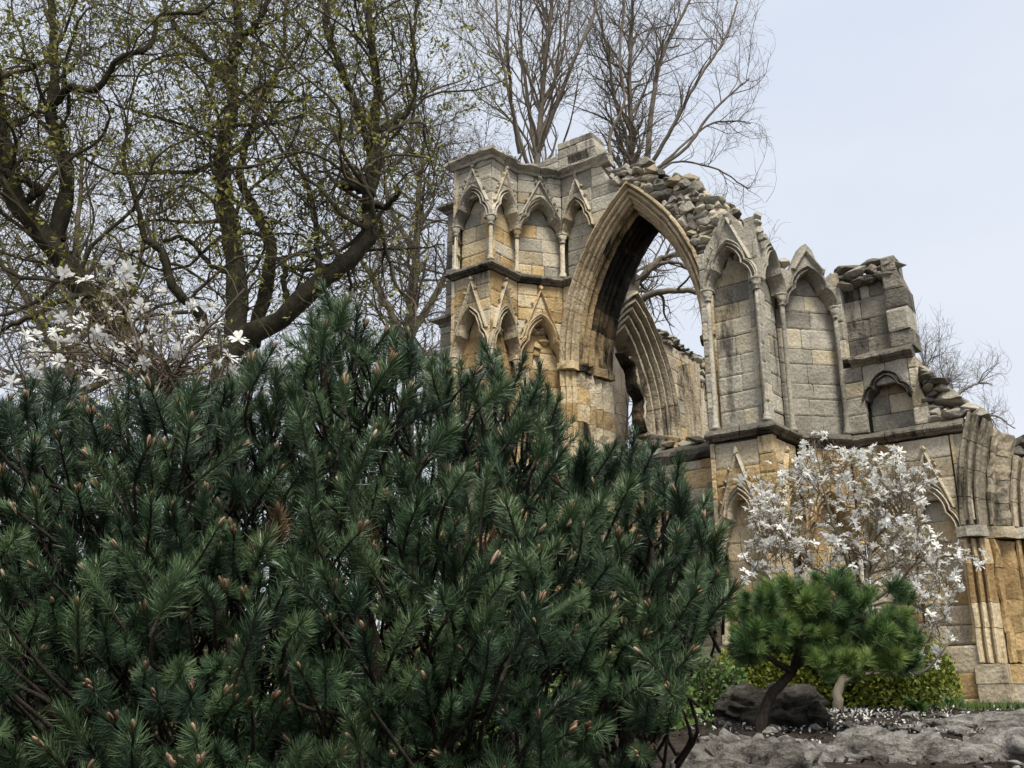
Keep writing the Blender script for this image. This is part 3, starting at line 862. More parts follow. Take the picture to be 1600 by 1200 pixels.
for k in range(26):
    P = random.choice((PF, PS, PC)); s = random.uniform(0, P.len)
    rubble_at(P(s, -random.uniform(.15, .4), random.uniform(7.3, 7.5)), (random.uniform(.08, .18), .12, random.uniform(.06, .12)), pier, M[random.choice(('grey', 'dark'))], 'rubble_stone', P)
solid_outline(PC, [(.02, 4.2), (.95, 4.2), (.95, 6.9), (.48, 7.5), (.02, 6.9)], -.6, -.3, pier, M['mortar'], 'core')
plan_string([(-.05, 0), (1.05, 0), (1.1, .9), (1.75, 1.55)], 4.17, STRING, pier, M['dark'])
PK = choose(warm=5, pale=4)
panel(PF, .06, .80, .9, 2.5, 3.2, 3.85, 4.05, pier, ('warm', 'pale', 'pale', PK))
panel(PS, .06, .84, .9, 2.5, 3.2, 3.85, 4.05, pier, ('warm', 'warm', 'pale', PK), left=False)
panel(PC, .04, .9, .9, 2.5, 3.2, 3.85, 4.05, pier, ('warm', 'warm', 'pale', PK), left=False)
ashlar(PF, rect(.80, 1.05), .9, 4.08, 0, pier, PK, depth=.16)
ashlar(PF, rect(-.02, .06), .9, 4.08, 0, pier, PK, depth=.16)
for P in (PF, PS, PC):
    ashlar(P, rect(-.03, P.len + .03), -.2, .88, .05, pier, PK_BASE, ch=(.3, .4), bw=(.4, .7))

# ---------------------------------------------------------------- broken wall right of the pier
wallr = thing('broken_wall', R3(2.5, 2.0, 0), 'broken stretch of grey arcaded wall stepping down to the right, behind the white flowering magnolia', 'wall')
RW = Facet((1.72, 1.58), (3.6, 1.58))
solid_outline(RW, [(-.2, 5.2), (1.0, 5.2), (.98, 6.9), (-.2, 6.8)], -.6, -.3, wallr, M['mortar'], 'core', rough=.05)
solid_outline(RW, [(.02, -.3), (1.62, -.3), (1.62, 4.2), (1.3, 4.7), (1.1, 5.4), (.02, 5.4)], -1.2, -.33, wallr, M['mortar'], 'core', rough=.05)
ashlar(RW, rect(.12, .86), 5.6, 7.0, -.13, wallr, PK_DARK, ch=(.26, .4), bw=(.28, .42))
ashlar(RW, rect(.0, .14), 5.6, 7.2, .02, wallr, choose(grey=2, pale=1), depth=.2)
ashlar(RW, lambda z: [(.86, 1.21 + .04 * math.sin(z * 9.0))] if z < 6.7 else [(.86, 1.09)], 5.62, 7.26, .03, wallr, choose(dark=3, grey=3), ch=(.28, .42), bw=(.4, .6), depth=.45, worn=.05)
rubble_wall(RW, rect(.1, .86), 6.88, 7.26, -.12, wallr, ['dark', 'grey', 'grey'], h=(.08, .14), wmul=(1.6, 3.4), depth=.22, limit=40)
plan_string([(1.9, 1.58), (2.92, 1.58)], 5.5, [(o * 1.25, d * 1.1) for o, d in STRING], wallr, M['dark'], rough=.035)
ashlar(RW, rect(0, .34), 4.3, 5.45, 0, wallr, PK_PIER)
panel(RW, .34, 1.08, 4.32, 4.82, 5.2, 5.4, 5.44, wallr, ('grey', 'dark', 'grey', choose(pale=3, grey=2)), gable=False, left=False, right=False)
ashlar(RW, lambda z: [(1.08, 1.22)] if z > 4.7 else [(1.08, 1.32)], 4.3, 5.42, 0, wallr, choose(grey=2, pale=2), depth=.4)
rubble_wall(RW, lambda z: [(1.24, 1.30 + (5.22 - z) * .68)], 4.28, 5.15, -.15, wallr, ['dark', 'grey', 'grey'], h=(.07, .13), wmul=(1.5, 3.4), depth=.28, limit=140, ragged=.1)
solid_outline(RW, [(1.2, 4.2), (1.86, 4.2), (1.5, 4.7), (1.25, 5.1)], -1.1, -.3, wallr, M['mortar'], 'core')
plan_string([(1.74, 1.58), (3.52, 1.58)], 4.15, STRING, wallr, M['dark'], rough=.03)
for s0, s1 in ((.02, .78), (.78, 1.54)):
    panel(RW, s0, s1, .9, 2.52, 3.2, 3.82, 4.05, wallr, ('pale', 'pale', 'warm', choose(warm=3, pale=3, grey=1)), left=False)
ashlar(RW, rect(0, 1.6), -.2, .88, .04, wallr, PK_BASE, ch=(.3, .4), bw=(.4, .7))

# ---------------------------------------------------------------- jamb of the great doorway
portal = thing('portal_jamb', R3(3.8, 2.2, 0), 'broken left jamb of the great doorway with curved moulded orders, at the right edge', 'doorway')
RW2 = Facet((3.27, 1.58), (6, 1.58))
D = Arch(RW2, 2.6, 2.6, 2.62, 4.2)
O1 = [(0, -.3), (0, .05), (.02, .09), (.055, .09), (.07, .02), (.075, -.05), (.10, -.06), (.115, .03), (.145, .055), (.17, .02), (.18, -.09), (.205, -.10), (.22, -.02), (.25, -.005), (.27, -.05), (.28, -.16), (.31, -.17), (.33, -.3)]
O2 = [(.05, -.31), (.33, -.31), (.36, -.24), (.40, -.23), (.42, -.30), (.43, -.40), (.50, -.42), (.56, -.44), (.60, -.47), (.62, -.62), (.05, -.62)]
O3 = [(.05, -.63), (.60, -.63), (.62, -.52), (.66, -.50), (.69, -.55), (.70, -.68), (.73, -.68), (.75, -.57), (.79, -.56), (.82, -.61), (.83, -.74), (.86, -.74), (.88, -.64), (.92, -.65), (.95, -.74), (.96, -1.1), (.05, -1.1)]
for prof, fmax, n, mm, rg in ((O1, .345, 4, ('ribdark', 'ribdark'), .012), (O2, .33, 4, ('rib', 'ribdark'), .05), (O3, .27, 3, ('rib', 'rib'), .016)):
    for i in range(n):
        D.voussoir(-1, fmax * i / n, fmax * (i + 1) / n, prof, portal, M[random.choice(mm)], 'voussoir', rough=rg)
    z = .62
    while z < 2.38:
        h = random.uniform(.3, .6)
        if 2.42 - z - h < .2: h = 2.42 - z
        D.jamb(-1, z, z + h, prof, portal, M['warm'], 'jamb_stone', rough=rg * 1.3)
        z += h
D.jamb(-1, 2.43, 2.61, [(-.04, -.1), (-.05, .12), (.1, .18), (.28, .1), (.36, -.05), (.2, -.25), (.0, -.25)], portal, M['grey'], 'impost', rough=.04)
D.jamb(-1, 2.43, 2.61, [(.1, -.28), (.36, -.24), (.52, -.26), (.66, -.40), (.62, -.6), (.1, -.6)], portal, M['pale'], 'impost', rough=.04)
D.jamb(-1, 2.43, 2.61, [(.1, -.62), (.66, -.5), (.9, -.52), (1.0, -.68), (1.0, -1.0), (.1, -1.0)], portal, M['grey'], 'impost', rough=.04)
for k, z in enumerate((-.2, .06, .33)):
    h = (.26, .27, .28)[k]
    D.jamb(-1, z, z + h, [(-.06, -.1), (-.06, .10), (.36, .10), (.36, -.2), (0, -.2)], portal, M[PK_BASE()], 'base_stone', rough=.012)
    D.jamb(-1, z, z + h, [(.0, -.21), (.37, -.21), (.70, -.24), (.70, -.5), (0, -.5)], portal, M[PK_BASE()], 'base_stone', rough=.012)
    D.jamb(-1, z, z + h, [(.0, -.51), (.72, -.51), (1.08, -.55), (1.08, -1.0), (0, -1.0)], portal, M[PK_BASE()], 'base_stone', rough=.012)
ashlar(RW, rect(1.56, 1.62), .9, 4.05, 0.0, portal, PK_BASE, depth=.3)
ashlar(RW, rect(1.58, 1.76), 2.7, 4.05, -.02, portal, choose(grey=1, pale=1), depth=.3)
RB = Facet((3.5, 3.0), (7.0, 3.0))
rubble_wall(RB, rect(.3, 2.2), 2.2, 4.15, 0, portal, ['dark', 'grey', 'dark'], h=(.14, .22), depth=.2, limit=120)
solid_outline(RB, [(0, -.3), (3.2, -.3), (3.2, 4.0), (0, 4.0)], -.8, -.1, portal, M['mortar'], 'core')

# ================================================================== plants: shared builders
def unit(v):
    return v / np.maximum(np.linalg.norm(v, axis=-1, keepdims=True), 1e-9)
def tubes(P, Rd, sides=4):
    """P (M,n,3) polylines, Rd (M,n) radii -> verts, quad faces"""
    Mn, n, _ = P.shape
    T = np.empty_like(P)
    T[:, 1:-1] = P[:, 2:] - P[:, :-2]; T[:, 0] = P[:, 1] - P[:, 0]; T[:, -1] = P[:, -1] - P[:, -2]
    T = unit(T)
    D = unit(P[:, -1] - P[:, 0])
    ref = np.zeros((Mn, 3)); ref[np.arange(Mn), np.argmin(np.abs(D), axis=1)] = 1.0
    U = unit(np.cross(T, ref[:, None, :])); W = np.cross(T, U)
    ang = np.arange(sides) * 2 * np.pi / sides
    V = P[:, :, None, :] + Rd[:, :, None, None] * (np.cos(ang)[None, None, :, None] * U[:, :, None, :] + np.sin(ang)[None, None, :, None] * W[:, :, None, :])
    i, j, k = np.meshgrid(np.arange(Mn), np.arange(n - 1), np.arange(sides), indexing='ij')
    base = (i * n + j) * sides; k2 = (k + 1) % sides
    F = np.stack([base + k, base + k2, base + sides + k2, base + sides + k], -1).reshape(-1, 4)
    return V.reshape(-1, 3), F
def joined(parts):
    Vs, Fs, o = [], [], 0
    for V, F in parts:
        Vs.append(V); Fs.append(F + o); o += len(V)
    return np.concatenate(Vs), np.concatenate(Fs)
def smooth_line(pts, n, wob=0.0):
    """a Catmull-Rom line of n points through pts"""
    p = np.array([tuple(v) for v in pts], dtype=float)
    p = np.vstack([2 * p[0] - p[1], p, 2 * p[-1] - p[-2]])
    m = len(p) - 3
    out = []
    for t in np.linspace(0, m - 1e-6, n):
        i = int(t); f = t - i
        a, b, c, d = p[i], p[i + 1], p[i + 2], p[i + 3]
        out.append(.5 * ((2 * b) + (c - a) * f + (2 * a - 5 * b + 4 * c - d) * f * f + (-a + 3 * b - 3 * c + d) * f ** 3))
    out = np.array(out)
    if wob:
        out[1:] += np.cumsum(rng.normal(0, wob, (n - 1, 3)), 0) * .35 + rng.normal(0, wob * .5, (n - 1, 3))
    return out
def children(P, Rd, count, lo, hi, length, lvar, n, spread, fwd, up, wig, ratio, keep=None, r_end=0.35, rmin=0.002, rmax=1.0):
    """grow count side branches from the polylines P, between fractions lo and hi along them"""
    Mn, m, _ = P.shape
    seglen = np.linalg.norm(P[:, 1:] - P[:, :-1], axis=2).sum(1)
    i = rng.choice(Mn, count, p=seglen / seglen.sum())
    t = rng.uniform(lo, hi, count) * (m - 1)
    j = np.minimum(t.astype(int), m - 2); f = (t - j)[:, None]
    p0 = P[i, j] * (1 - f) + P[i, j + 1] * f
    tan = unit(P[i, j + 1] - P[i, j])
    pr = Rd[i, j] * (1 - f[:, 0]) + Rd[i, j + 1] * f[:, 0]
    rnd = unit(rng.normal(0, 1, (count, 3)))
    perp = unit(rnd - tan * (rnd * tan).sum(1, keepdims=True))
    d = unit(tan * fwd + perp * spread + np.array([0, 0, up]))
    L = length * rng.uniform(1 - lvar, 1 + lvar, count)
    Q = np.empty((count, n, 3)); Q[:, 0] = p0
    bend = rng.normal(0, wig, (count, 3))
    for k in range(1, n):
        bend = bend * .55 + rng.normal(0, wig, (count, 3))
        d = unit(d + bend + np.array([0, 0, up * .18]))
        Q[:, k] = Q[:, k - 1] + d * (L / (n - 1))[:, None]
    r0 = np.clip(pr * ratio * rng.uniform(.8, 1.1, count), rmin, rmax)
    Rq = r0[:, None] * np.linspace(1, r_end, n)[None, :]
    if keep is not None:
        ok = keep(Q)
        Q, Rq = Q[ok], Rq[ok]
    return Q, Rq
def pix(Q):
    f = Q[..., 1] * CT + (Q[..., 2] - EYE) * ST
    up = -Q[..., 1] * ST + (Q[..., 2] - EYE) * CT
    return 800 + 1600 * Q[..., 0] / f, 600 - 1600 * up / f
def leaf_quads(C, size, flat=0.0, length=1.8, droop=0.0):
    """small bent leaves (two quads folded along the middle) at the points C"""
    n = len(C)
    a = unit(rng.normal(0, 1, (n, 3)) + np.array([0, 0, flat - droop]))
    b = unit(np.cross(a, rng.normal(0, 1, (n, 3))))
    c = np.cross(a, b)
    s = (size * rng.uniform(.6, 1.3, n))[:, None]
    v0 = C; v1 = C + a * s * length * .5 + b * s * .5 + c * s * .12; v2 = C + a * s * length; v3 = C + a * s * length * .5 - b * s * .5 + c * s * .12
    V = np.stack([v0, v1, v2, v3], 1).reshape(-1, 3)
    F = np.arange(n * 4).reshape(n, 4)
    return V, F

M['hazed_bark'] = bark_mat('hazed_bark', (0.16, 0.145, 0.13), (0.24, 0.22, 0.20), (0.32, 0.30, 0.28), 3.0, 0.2)  # bark lightened to imitate distance haze; the haze is in the colour
# ================================================================== the great tree on the left
def big_tree():
    limbs = [
        ([(300, 690, 12), (240, 575, 12), (165, 490, 11.8), (115, 425, 11.6), (75, 370, 11.4), (30, 320, 11.2), (10, 250, 11), (-5, 180, 10.9), (-20, 40, 10.9), (-30, -80, 11)], .23, .10),
        ([(88, 375, 11.5), (104, 280, 11.4), (90, 215, 11.3), (75, 165, 11.2), (80, 100, 11.2), (76, 0, 11.2), (86, -90, 11.2)], .14, .05),
        ([(78, 165, 11.2), (110, 140, 11.0), (150, 143, 10.9), (185, 100, 10.8), (230, 70, 10.8), (245, 25, 10.8), (310, 18, 10.8), (360, -30, 10.8)], .07, .025),
        ([(345, 690, 12.3), (370, 525, 12.3), (365, 425, 12.4), (350, 325, 12.5), (345, 240, 12.5), (360, 165, 12.6), (360, 100, 12.6), (370, 50, 12.6), (365, -60, 12.6)], .22, .07),
        ([(360, 97, 12.6), (378, 62, 12.5), (395, 40, 12.4), (415, 0, 12.4), (430, -70, 12.4)], .085, .04),
        ([(358, 130, 12.6), (320, 90, 12.5), (280, 50, 12.3), (255, 10, 12.2), (250, -60, 12.2)], .075, .035),
        ([(395, 540, 12.6), (425, 400, 12.8), (400, 325, 13), (380, 270, 13.1), (400, 180, 13.2), (440, 100, 13.4), (450, 0, 13.5)], .13, .03),
        ([(335, 570, 12), (310, 490, 11.8), (270, 450, 11.6), (250, 400, 11.5), (215, 370, 11.4), (205, 325, 11.3), (180, 250, 11.2), (190, 190, 11.2)], .10, .025),
        ([(335, 640, 12), (365, 545, 12), (440, 495, 11.9), (500, 435, 11.8), (550, 400, 11.8), (580, 360, 11.8), (576, 310, 11.9), (590, 250, 12), (585, 200, 12), (590, 125, 12), (580, 50, 12), (575, -50, 12)], .205, .055),
        ([(582, 240, 12), (550, 150, 11.9), (525, 100, 11.8), (505, 50, 11.7), (510, 0, 11.7), (500, -60, 11.7)], .08, .03),
        ([(586, 205, 12), (640, 165, 12.2), (642, 110, 12.3), (650, 50, 12.4), (665, -40, 12.5)], .065, .025),
        ([(580, 305, 11.9), (566, 294, 11.6), (545, 285, 11.4), (538, 290, 11.3)], .085, .06),
        ([(580, 318, 11.9), (598, 322, 11.7), (612, 316, 11.6), (620, 296, 11.5), (618, 288, 11.5)], .055, .04),
        ([(450, 492, 12.2), (446, 440, 12.3), (452, 418, 12.4), (490, 425, 12.5), (560, 398, 12.7), (620, 392, 12.8), (688, 388, 12.9)], .06, .014),
        ([(500, 430, 12), (496, 360, 12.2), (488, 300, 12.3), (470, 245, 12.4), (450, 215, 12.5), (420, 150, 12.5)], .055, .02),
        ([(345, 250, 12.5), (300, 265, 12.3), (240, 262, 12.1), (180, 258, 12.0), (120, 235, 11.9), (70, 215, 11.8)], .05, .012),
        ([(355, 215, 12.5), (300, 200, 12.2), (220, 175, 12), (150, 150, 11.8)], .04, .012),
        ([(240, 570, 12), (180, 480, 11.5), (120, 465, 11.3), (60, 490, 11.1), (0, 515, 11)], .08, .03),
        ([(30, 320, 11.2), (60, 300, 11.1), (20, 280, 11), (-40, 260, 10.9)], .07, .04),
        ([(380, 430, 12.4), (330, 415, 12.2), (290, 375, 12), (240, 385, 11.8), (190, 405, 11.6)], .05, .02),
    ]
    root = thing('gnarled_tree', at(330, 690, 12.1) * 1.0, 'huge gnarled tree with thick mossy forking limbs and opening leaf buds, filling the upper left', 'tree')
    root.location.z = -.2
    foot = np.array([[root.location.x, 12.15, -.4], [root.location.x - .05, 12.1, 1.2], [root.location.x + .05, 12.1, 2.4], [root.location.x + .1, 12.1, 3.4]])
    Ft = smooth_line([Vector(p) for p in foot], 14)
    lp, lr, parts = [], [], []
    parts.append(tubes(Ft[None], np.linspace(.48, .36, 14)[None], 12))
    for pts, r0, r1 in limbs:
        r0 *= .8; r1 *= .75
        L = smooth_line([at(*p) for p in pts], 40, 0.02)
        rr = (r0 + (r1 - r0) * np.linspace(0, 1, 40) ** .8) * (1 + .13 * np.sin(np.arange(40) * 1.3 + r0 * 90) * rng.uniform(.2, 1, 40))
        lp.append(L); lr.append(rr)
        parts.append(tubes(L[None], rr[None], 9))
    V, F = joined(parts)
    o = put('trunk', fast_mesh(V, F, True), M['bark'], root)
    LP, LR = np.array(lp), np.array(lr)
    def keep(Q):
        x, y = pix(Q[:, -1]); xm, ym = pix(Q[:, Q.shape[1] // 2])
        lim = np.where(y > 205, 700, 815) - np.clip(y - 205, 0, 60) * 0.1
        return (x < lim) & (xm < np.where(ym > 205, 702, 820)) & (x > -150) & (y > -160) & (y < 640)
    a1, r1 = children(LP, LR, 230, .12, 1.0, 2.1, .5, 13, .95, .55, .28, .22, .40, keep, .25, .010, .034)
    a2, r2 = children(np.concatenate([a1]), r1, 1150, .1, 1.0, 1.0, .5, 9, .9, .6, .12, .26, .5, keep, .35, .005, .013)
    b2, q2 = children(LP, LR, 330, .15, 1.0, .9, .5, 9, 1.0, .4, .2, .28, .12, keep, .35, .005, .011)
    a2, r2 = np.concatenate([a2, b2]), np.concatenate([r2, q2])
    a3, r3 = children(a2, r2, 5200, .1, 1.0, .50, .5, 7, .9, .6, .05, .28, .7, keep, .5, .0036, .007)
    a4, r4 = children(a3, r3, 7000, .2, 1.0, .24, .5, 5, .9, .7, .12, .25, .8, keep, .6, .003, .005)
    V, F = joined([tubes(a1, r1, 6), tubes(a2, r2, 4), tubes(a3, r3, 3), tubes(a4, r4, 3)])
    o = put('crown', fast_mesh(V, F), M['twig'], root); o['kind'] = 'stuff'
    ends = np.concatenate([a3[:, -1], a4[:, -1]])
    pick = ends[rng.random(len(ends)) < .5]
    C = np.repeat(pick, 4, 0) + rng.normal(0, .025, (len(pick) * 4, 3))
    V, F = leaf_quads(C, .034, .2, 2.2)
    o = put('young_leaves', fast_mesh(V, F), M['young_leaf'], root); o['kind'] = 'stuff'
big_tree()

def bare_tree(name, label, base, stems, nlv, mat, leaf=0, keep=None, lens=(3.2, 1.5, .75), up=.5, rmin=(.012, .008, .006), wig=.10, group=None):
    root = thing(name, base, label, 'tree', group)
    lp, lr, parts = [], [], []
    for pts, r0, r1 in stems:
        L = smooth_line([Vector(p) for p in pts], 30, .02)
        rr = r0 + (r1 - r0) * np.linspace(0, 1, 30)
        lp.append(L); lr.append(rr); parts.append(tubes(L[None], rr[None], 8))
    V, F = joined(parts)
    put('trunk', fast_mesh(V, F, True), mat, root)
    LP, LR = np.array(lp), np.array(lr)
    a1, r1 = children(LP, LR, nlv[0], .25, 1.0, lens[0], .5, 12, .75, .75, up, wig, .5, keep, .25, rmin[0], .06)
    a2, r2 = children(a1, r1, nlv[1], .15, 1.0, lens[1], .5, 8, .7, .75, up * .6, wig * 1.3, .6, keep, .3, rmin[1], .03)
    a3, r3 = children(np.concatenate([a2]), r2, nlv[2], .2, 1.0, lens[2], .5, 6, .75, .8, up * .4, wig * 1.5, .7, keep, .5, rmin[2], .012)
    V, F = joined([tubes(a1, r1, 5), tubes(a2, r2, 4), tubes(a3, r3, 3)])
    o = put('crown', fast_mesh(V, F), mat, root); o['kind'] = 'stuff'
    if leaf:
        e = a3[:, -1]; e = e[rng.random(len(e)) < leaf]
        C = np.repeat(e, 3, 0) + rng.normal(0, .04, (len(e) * 3, 3))
        V, F = leaf_quads(C, .05, .2, 2.0)
        o = put('young_leaves', fast_mesh(V, F), M['young_leaf'], root); o['kind'] = 'stuff'
    return root
def A3(pts, Y): return [at(x, y, Y + (dy if len(p) > 2 else 0)) for p in pts for x, y, dy in [(p[0], p[1], p[2] if len(p) > 2 else 0)]]

Y = 30
def upright(x0, y0, tips, Y, r):
    st = []
    for tip in tips:
        st.append((A3([(x0, y0)] + tip, Y), r, .03))
    return st
b = at(838, 330, 30)
bare_tree('slender_tree', 'slender bare tree with upright limbs rising behind the parapet of the corner tower', (b.x, 30, 0),
    [([(b.x, 30, -.2), (b.x, 30, 8), tuple(at(838, 330, 30)), tuple(at(842, 215, 30)), tuple(at(850, 100, 30)), tuple(at(862, 0, 30)), tuple(at(868, -80, 30))], .17, .03),
     (A3([(842, 235), (868, 170, -.5), (900, 90, -1), (930, 20, -1), (945, -60, -1)], 30), .09, .03),
     (A3([(840, 250), (828, 180, .5), (815, 90, 1), (812, 10, 1), (815, -60, 1)], 30), .08, .03),
     (A3([(838, 300), (812, 220, -.5), (790, 130, -1), (775, 50, -1), (770, -50, -1)], 30), .075, .03),
     (A3([(846, 170), (870, 110), (885, 30), (890, -50)], 30), .06, .03),
     (A3([(812, 240), (800, 150, -1), (795, 60, -2), (800, -40, -2)], 29), .07, .03)],
    (130, 800, 3300), M['far_bark'], .12, rmin=(.011, .0075, .0055))
b = at(985, 330, 32)
bare_tree('spreading_tree', 'bare tree with wide spreading fine branches against open sky, behind the top of the arch', (b.x, 32, 0),
    [([(b.x, 32, -.2), (b.x, 32, 9), tuple(at(985, 330, 32)), tuple(at(988, 230, 32)), tuple(at(985, 120, 32)), tuple(at(990, 20, 32)), tuple(at(990, -80, 32))], .18, .03),
     (A3([(1010, 275), (1018, 160, .5), (1035, 80, 1), (1075, 0, 1), (1090, -70, 1)], 32), .11, .03),
     (A3([(1012, 270), (1050, 200, -.5), (1090, 120, -1), (1130, 60, -1), (1150, 0, -1)], 32), .08, .03),
     (A3([(1015, 272), (1070, 235), (1110, 180), (1150, 140), (1170, 125)], 32), .07, .025),
     (A3([(1030, 262), (1100, 200, 1), (1150, 190, 1), (1175, 195, 1)], 32), .05, .02),
     (A3([(986, 240), (960, 150, -.5), (950, 80, -1), (930, 0, -1), (925, -60, -1)], 32), .07, .03),
     (A3([(955, 250), (952, 215), (975, 160), (968, 90), (975, 10), (970, -60)], 31), .06, .03),
     (A3([(1014, 276, 0), (1060, 252, 1), (1120, 265, 1), (1160, 290, 1), (1170, 296, 1)], 32), .045, .02)],
    (190, 950, 4200), M['far_bark'], 0, keep=lambda Q: pix(Q[:, -1])[0] < 1195 + 20 * rng.random(len(Q)), lens=(2.3, 1.3, .65), up=.32, rmin=(.011, .0075, .0055))
# limbs that hang in the opening of the arch, from a tree close behind the ruin
b = at(962, 760, 25.5)
bare_tree('leaning_tree', 'thick dark trunk with a long bare bough, framed inside the great arch', (b.x, 25.5, 0),
    [([(b.x - .1, 25.5, -.2), (b.x - .05, 25.5, 4), tuple(at(958, 720, 25.5)), tuple(at(966, 600, 25.5)), tuple(at(976, 500, 25.5)), tuple(at(990, 440, 25.7))], .40, .2),
     (A3([(985, 480), (1010, 462, -.4), (1040, 452, -.6), (1075, 452, -.8), (1110, 458, -1), (1150, 470, -1)], 25.5), .11, .05),
     (A3([(988, 450), (1005, 430), (1030, 405), (1060, 390), (1090, 360)], 25.7), .10, .04),
     (A3([(1000, 440), (1030, 415, -.5), (1060, 412, -.5), (1085, 425, -.5), (1110, 430, -.5)], 25.7), .06, .03)],
    (40, 240, 900), M['far_bark'], 0, lens=(1.5, .9, .5), up=.1, wig=.14, rmin=(.012, .008, .005))
b = at(1470, 720, 46)
bare_tree('distant_tree', 'distant pale bare tree top showing over the rubble slope on the right', (b.x, 46, 0),
    [([(b.x, 46, -.2), (b.x, 46, 8), tuple(at(1460, 660, 46)), tuple(at(1450, 600, 46)), tuple(at(1440, 555, 46))], .25, .04),
     (A3([(1462, 660), (1490, 620), (1525, 600), (1550, 600)], 46), .12, .03), (A3([(1462, 680), (1510, 665), (1550, 650), (1585, 670)], 46), .10, .03),
     (A3([(1460, 650), (1475, 600), (1490, 570)], 46), .10, .03)],
    (60, 380, 1500), M['hazed_bark'], 0, keep=lambda Q: pix(Q[:, -1])[0] < 1580, lens=(1.7, 1.1, .6), up=.25, rmin=(.014, .010, .007))
b = at(640, 700, 34)
bare_tree('background_tree', 'hazy bare tree with fine drooping twigs just left of the corner tower', (b.x, 34, 0),
    [([(b.x, 34, -.2), (b.x, 34, 6), tuple(at(640, 560, 34)), tuple(at(650, 420, 34)), tuple(at(655, 300, 34)), tuple(at(665, 200, 34))], .3, .05),
     (A3([(642, 560), (600, 470), (560, 400), (530, 330)], 34), .15, .03), (A3([(645, 520), (690, 440), (720, 360), (730, 260)], 34), .14, .03),
     (A3([(650, 400), (610, 320), (600, 240)], 34), .12, .03), (A3([(642, 600), (590, 560), (540, 530), (500, 480)], 34), .12, .03)],
    (130, 800, 3600), M['far_bark'], .3, lens=(3.0, 1.7, .9), up=.15, wig=.14, rmin=(.014, .009, .007))
b = at(120, 700, 30)
bare_tree('background_tree', 'dim bare tree far left, behind the gnarled tree', (b.x, 30, 0),
    [([(b.x, 30, -.2), (b.x, 30, 6), tuple(at(120, 620, 30)), tuple(at(110, 500, 30)), tuple(at(120, 380, 30)), tuple(at(130, 250, 30))], .3, .05),
     (A3([(118, 600), (60, 500), (20, 420), (-20, 330)], 30), .15, .03), (A3([(118, 580), (180, 480), (220, 400), (240, 300)], 30), .14, .03),
     (A3([(118, 620), (200, 580), (280, 560), (340, 520)], 30), .12, .03), (A3([(118, 620), (40, 590), (-40, 560)], 30), .12, .03)],
    (140, 800, 3600), M['far_bark'], .3, lens=(3.0, 1.7, .9), up=.12, wig=.14, rmin=(.014, .009, .007))

# ================================================================== pine shrubs in the foreground
def needle_shoot(L, n, nl, width, seed, up_curl=.4, open_=(.55, 1.05), r=.0035):
    """a pine shoot along +Z: bent needles all round a brown twig. Material 0 needles, 1 twig"""
    g = np.random.default_rng(seed)
    t = np.sort(g.uniform(0.05, 1.0, n)) ** .85
    a = g.uniform(0, 2 * np.pi, n)
    bend = g.normal(0, .12, 2)
    axis = np.stack([bend[0] * L * t ** 2, bend[1] * L * t ** 2, L * t], 1)
    tilt = np.where(t > .86, g.uniform(.12, .75, n), g.uniform(open_[0], open_[1], n))      # angle off the axis
    rad = np.stack([np.cos(a), np.sin(a), np.zeros(n)], 1)
    ln = nl * g.uniform(.75, 1.12, n) * np.where(t < .15, .75, 1)
    d1 = rad * np.sin(tilt)[:, None] + np.array([0, 0, 1]) * np.cos(tilt)[:, None]
    d2 = unit(d1 + np.array([0, 0, up_curl]) + g.normal(0, .12, (n, 3)))
    side = unit(np.cross(d1, rad + g.normal(0, .3, (n, 3)))) * width * .5
    p0 = axis + rad * r; p1 = p0 + d1 * (ln * .5)[:, None]; p2 = p1 + d2 * (ln * .5)[:, None]
    V = np.stack([p0 - side * .7, p0 + side * .7, p1 + side, p1 - side, p2 + side * .25, p2 - side * .25], 1).reshape(-1, 3)
    k = np.arange(n)[:, None] * 6
    F = np.concatenate([k + np.array([[0, 1, 2, 3]]), k + np.array([[3, 2, 4, 5]])])
    tt = np.linspace(-.25, 1, 6)
    tw = np.stack([bend[0] * L * np.sign(tt) * tt ** 2, bend[1] * L * np.sign(tt) * tt ** 2, L * tt], 1)
    V2, F2 = tubes(tw[None], np.linspace(r * 1.3, r * .8, 6)[None], 5)
    me = fast_mesh(np.concatenate([V, V2]), np.concatenate([F, F2 + len(V)]), False, np.concatenate([np.zeros(len(F)), np.ones(len(F2))]))
    return me, axis[-1]
def bud_mesh(seed, k=3):
    g = np.random.default_rng(seed)
    parts = []
    for q in range(k):
        off = np.array([g.normal(0, .004), g.normal(0, .004), 0]) if q else np.zeros(3)
        H = g.uniform(.6, 1.0) if q else 1.0
        z = np.array([-.004, .004, .012, .022, .029, .032]) * H; rr = np.array([.003, .0052, .0056, .0048, .003, .0006]) * (.8 if q else 1)
        P = np.stack([off[0] + off[0] * z * 40, off[1] + off[1] * z * 40, z], 1)
        parts.append(tubes(P[None], rr[None], 6))
    V, F = joined(parts)
    return fast_mesh(V, F, True)
SHOOTS, BUDS = [], []
for k in range(16):
    me, tip = needle_shoot(random.uniform(.07, .2), random.randint(260, 420), random.uniform(.036, .06), .0019, 100 + k, random.uniform(.1, .4), (random.uniform(.5, .85), random.uniform(1.1, 1.5)))
    me.materials.append(M['needle' if k < 15 else 'dead_needle']); me.materials.append(M['pine_bark'])
    SHOOTS.append((me, tip))
LOW = [needle_shoot(random.uniform(.10, .18), 130, .058, .0034, 150 + k, .25, (.6, 1.4))[0] for k in range(8)]
for k in range(5):
    me = bud_mesh(200 + k, 1 + k % 4); me.materials.append(M['bud']); BUDS.append(me)

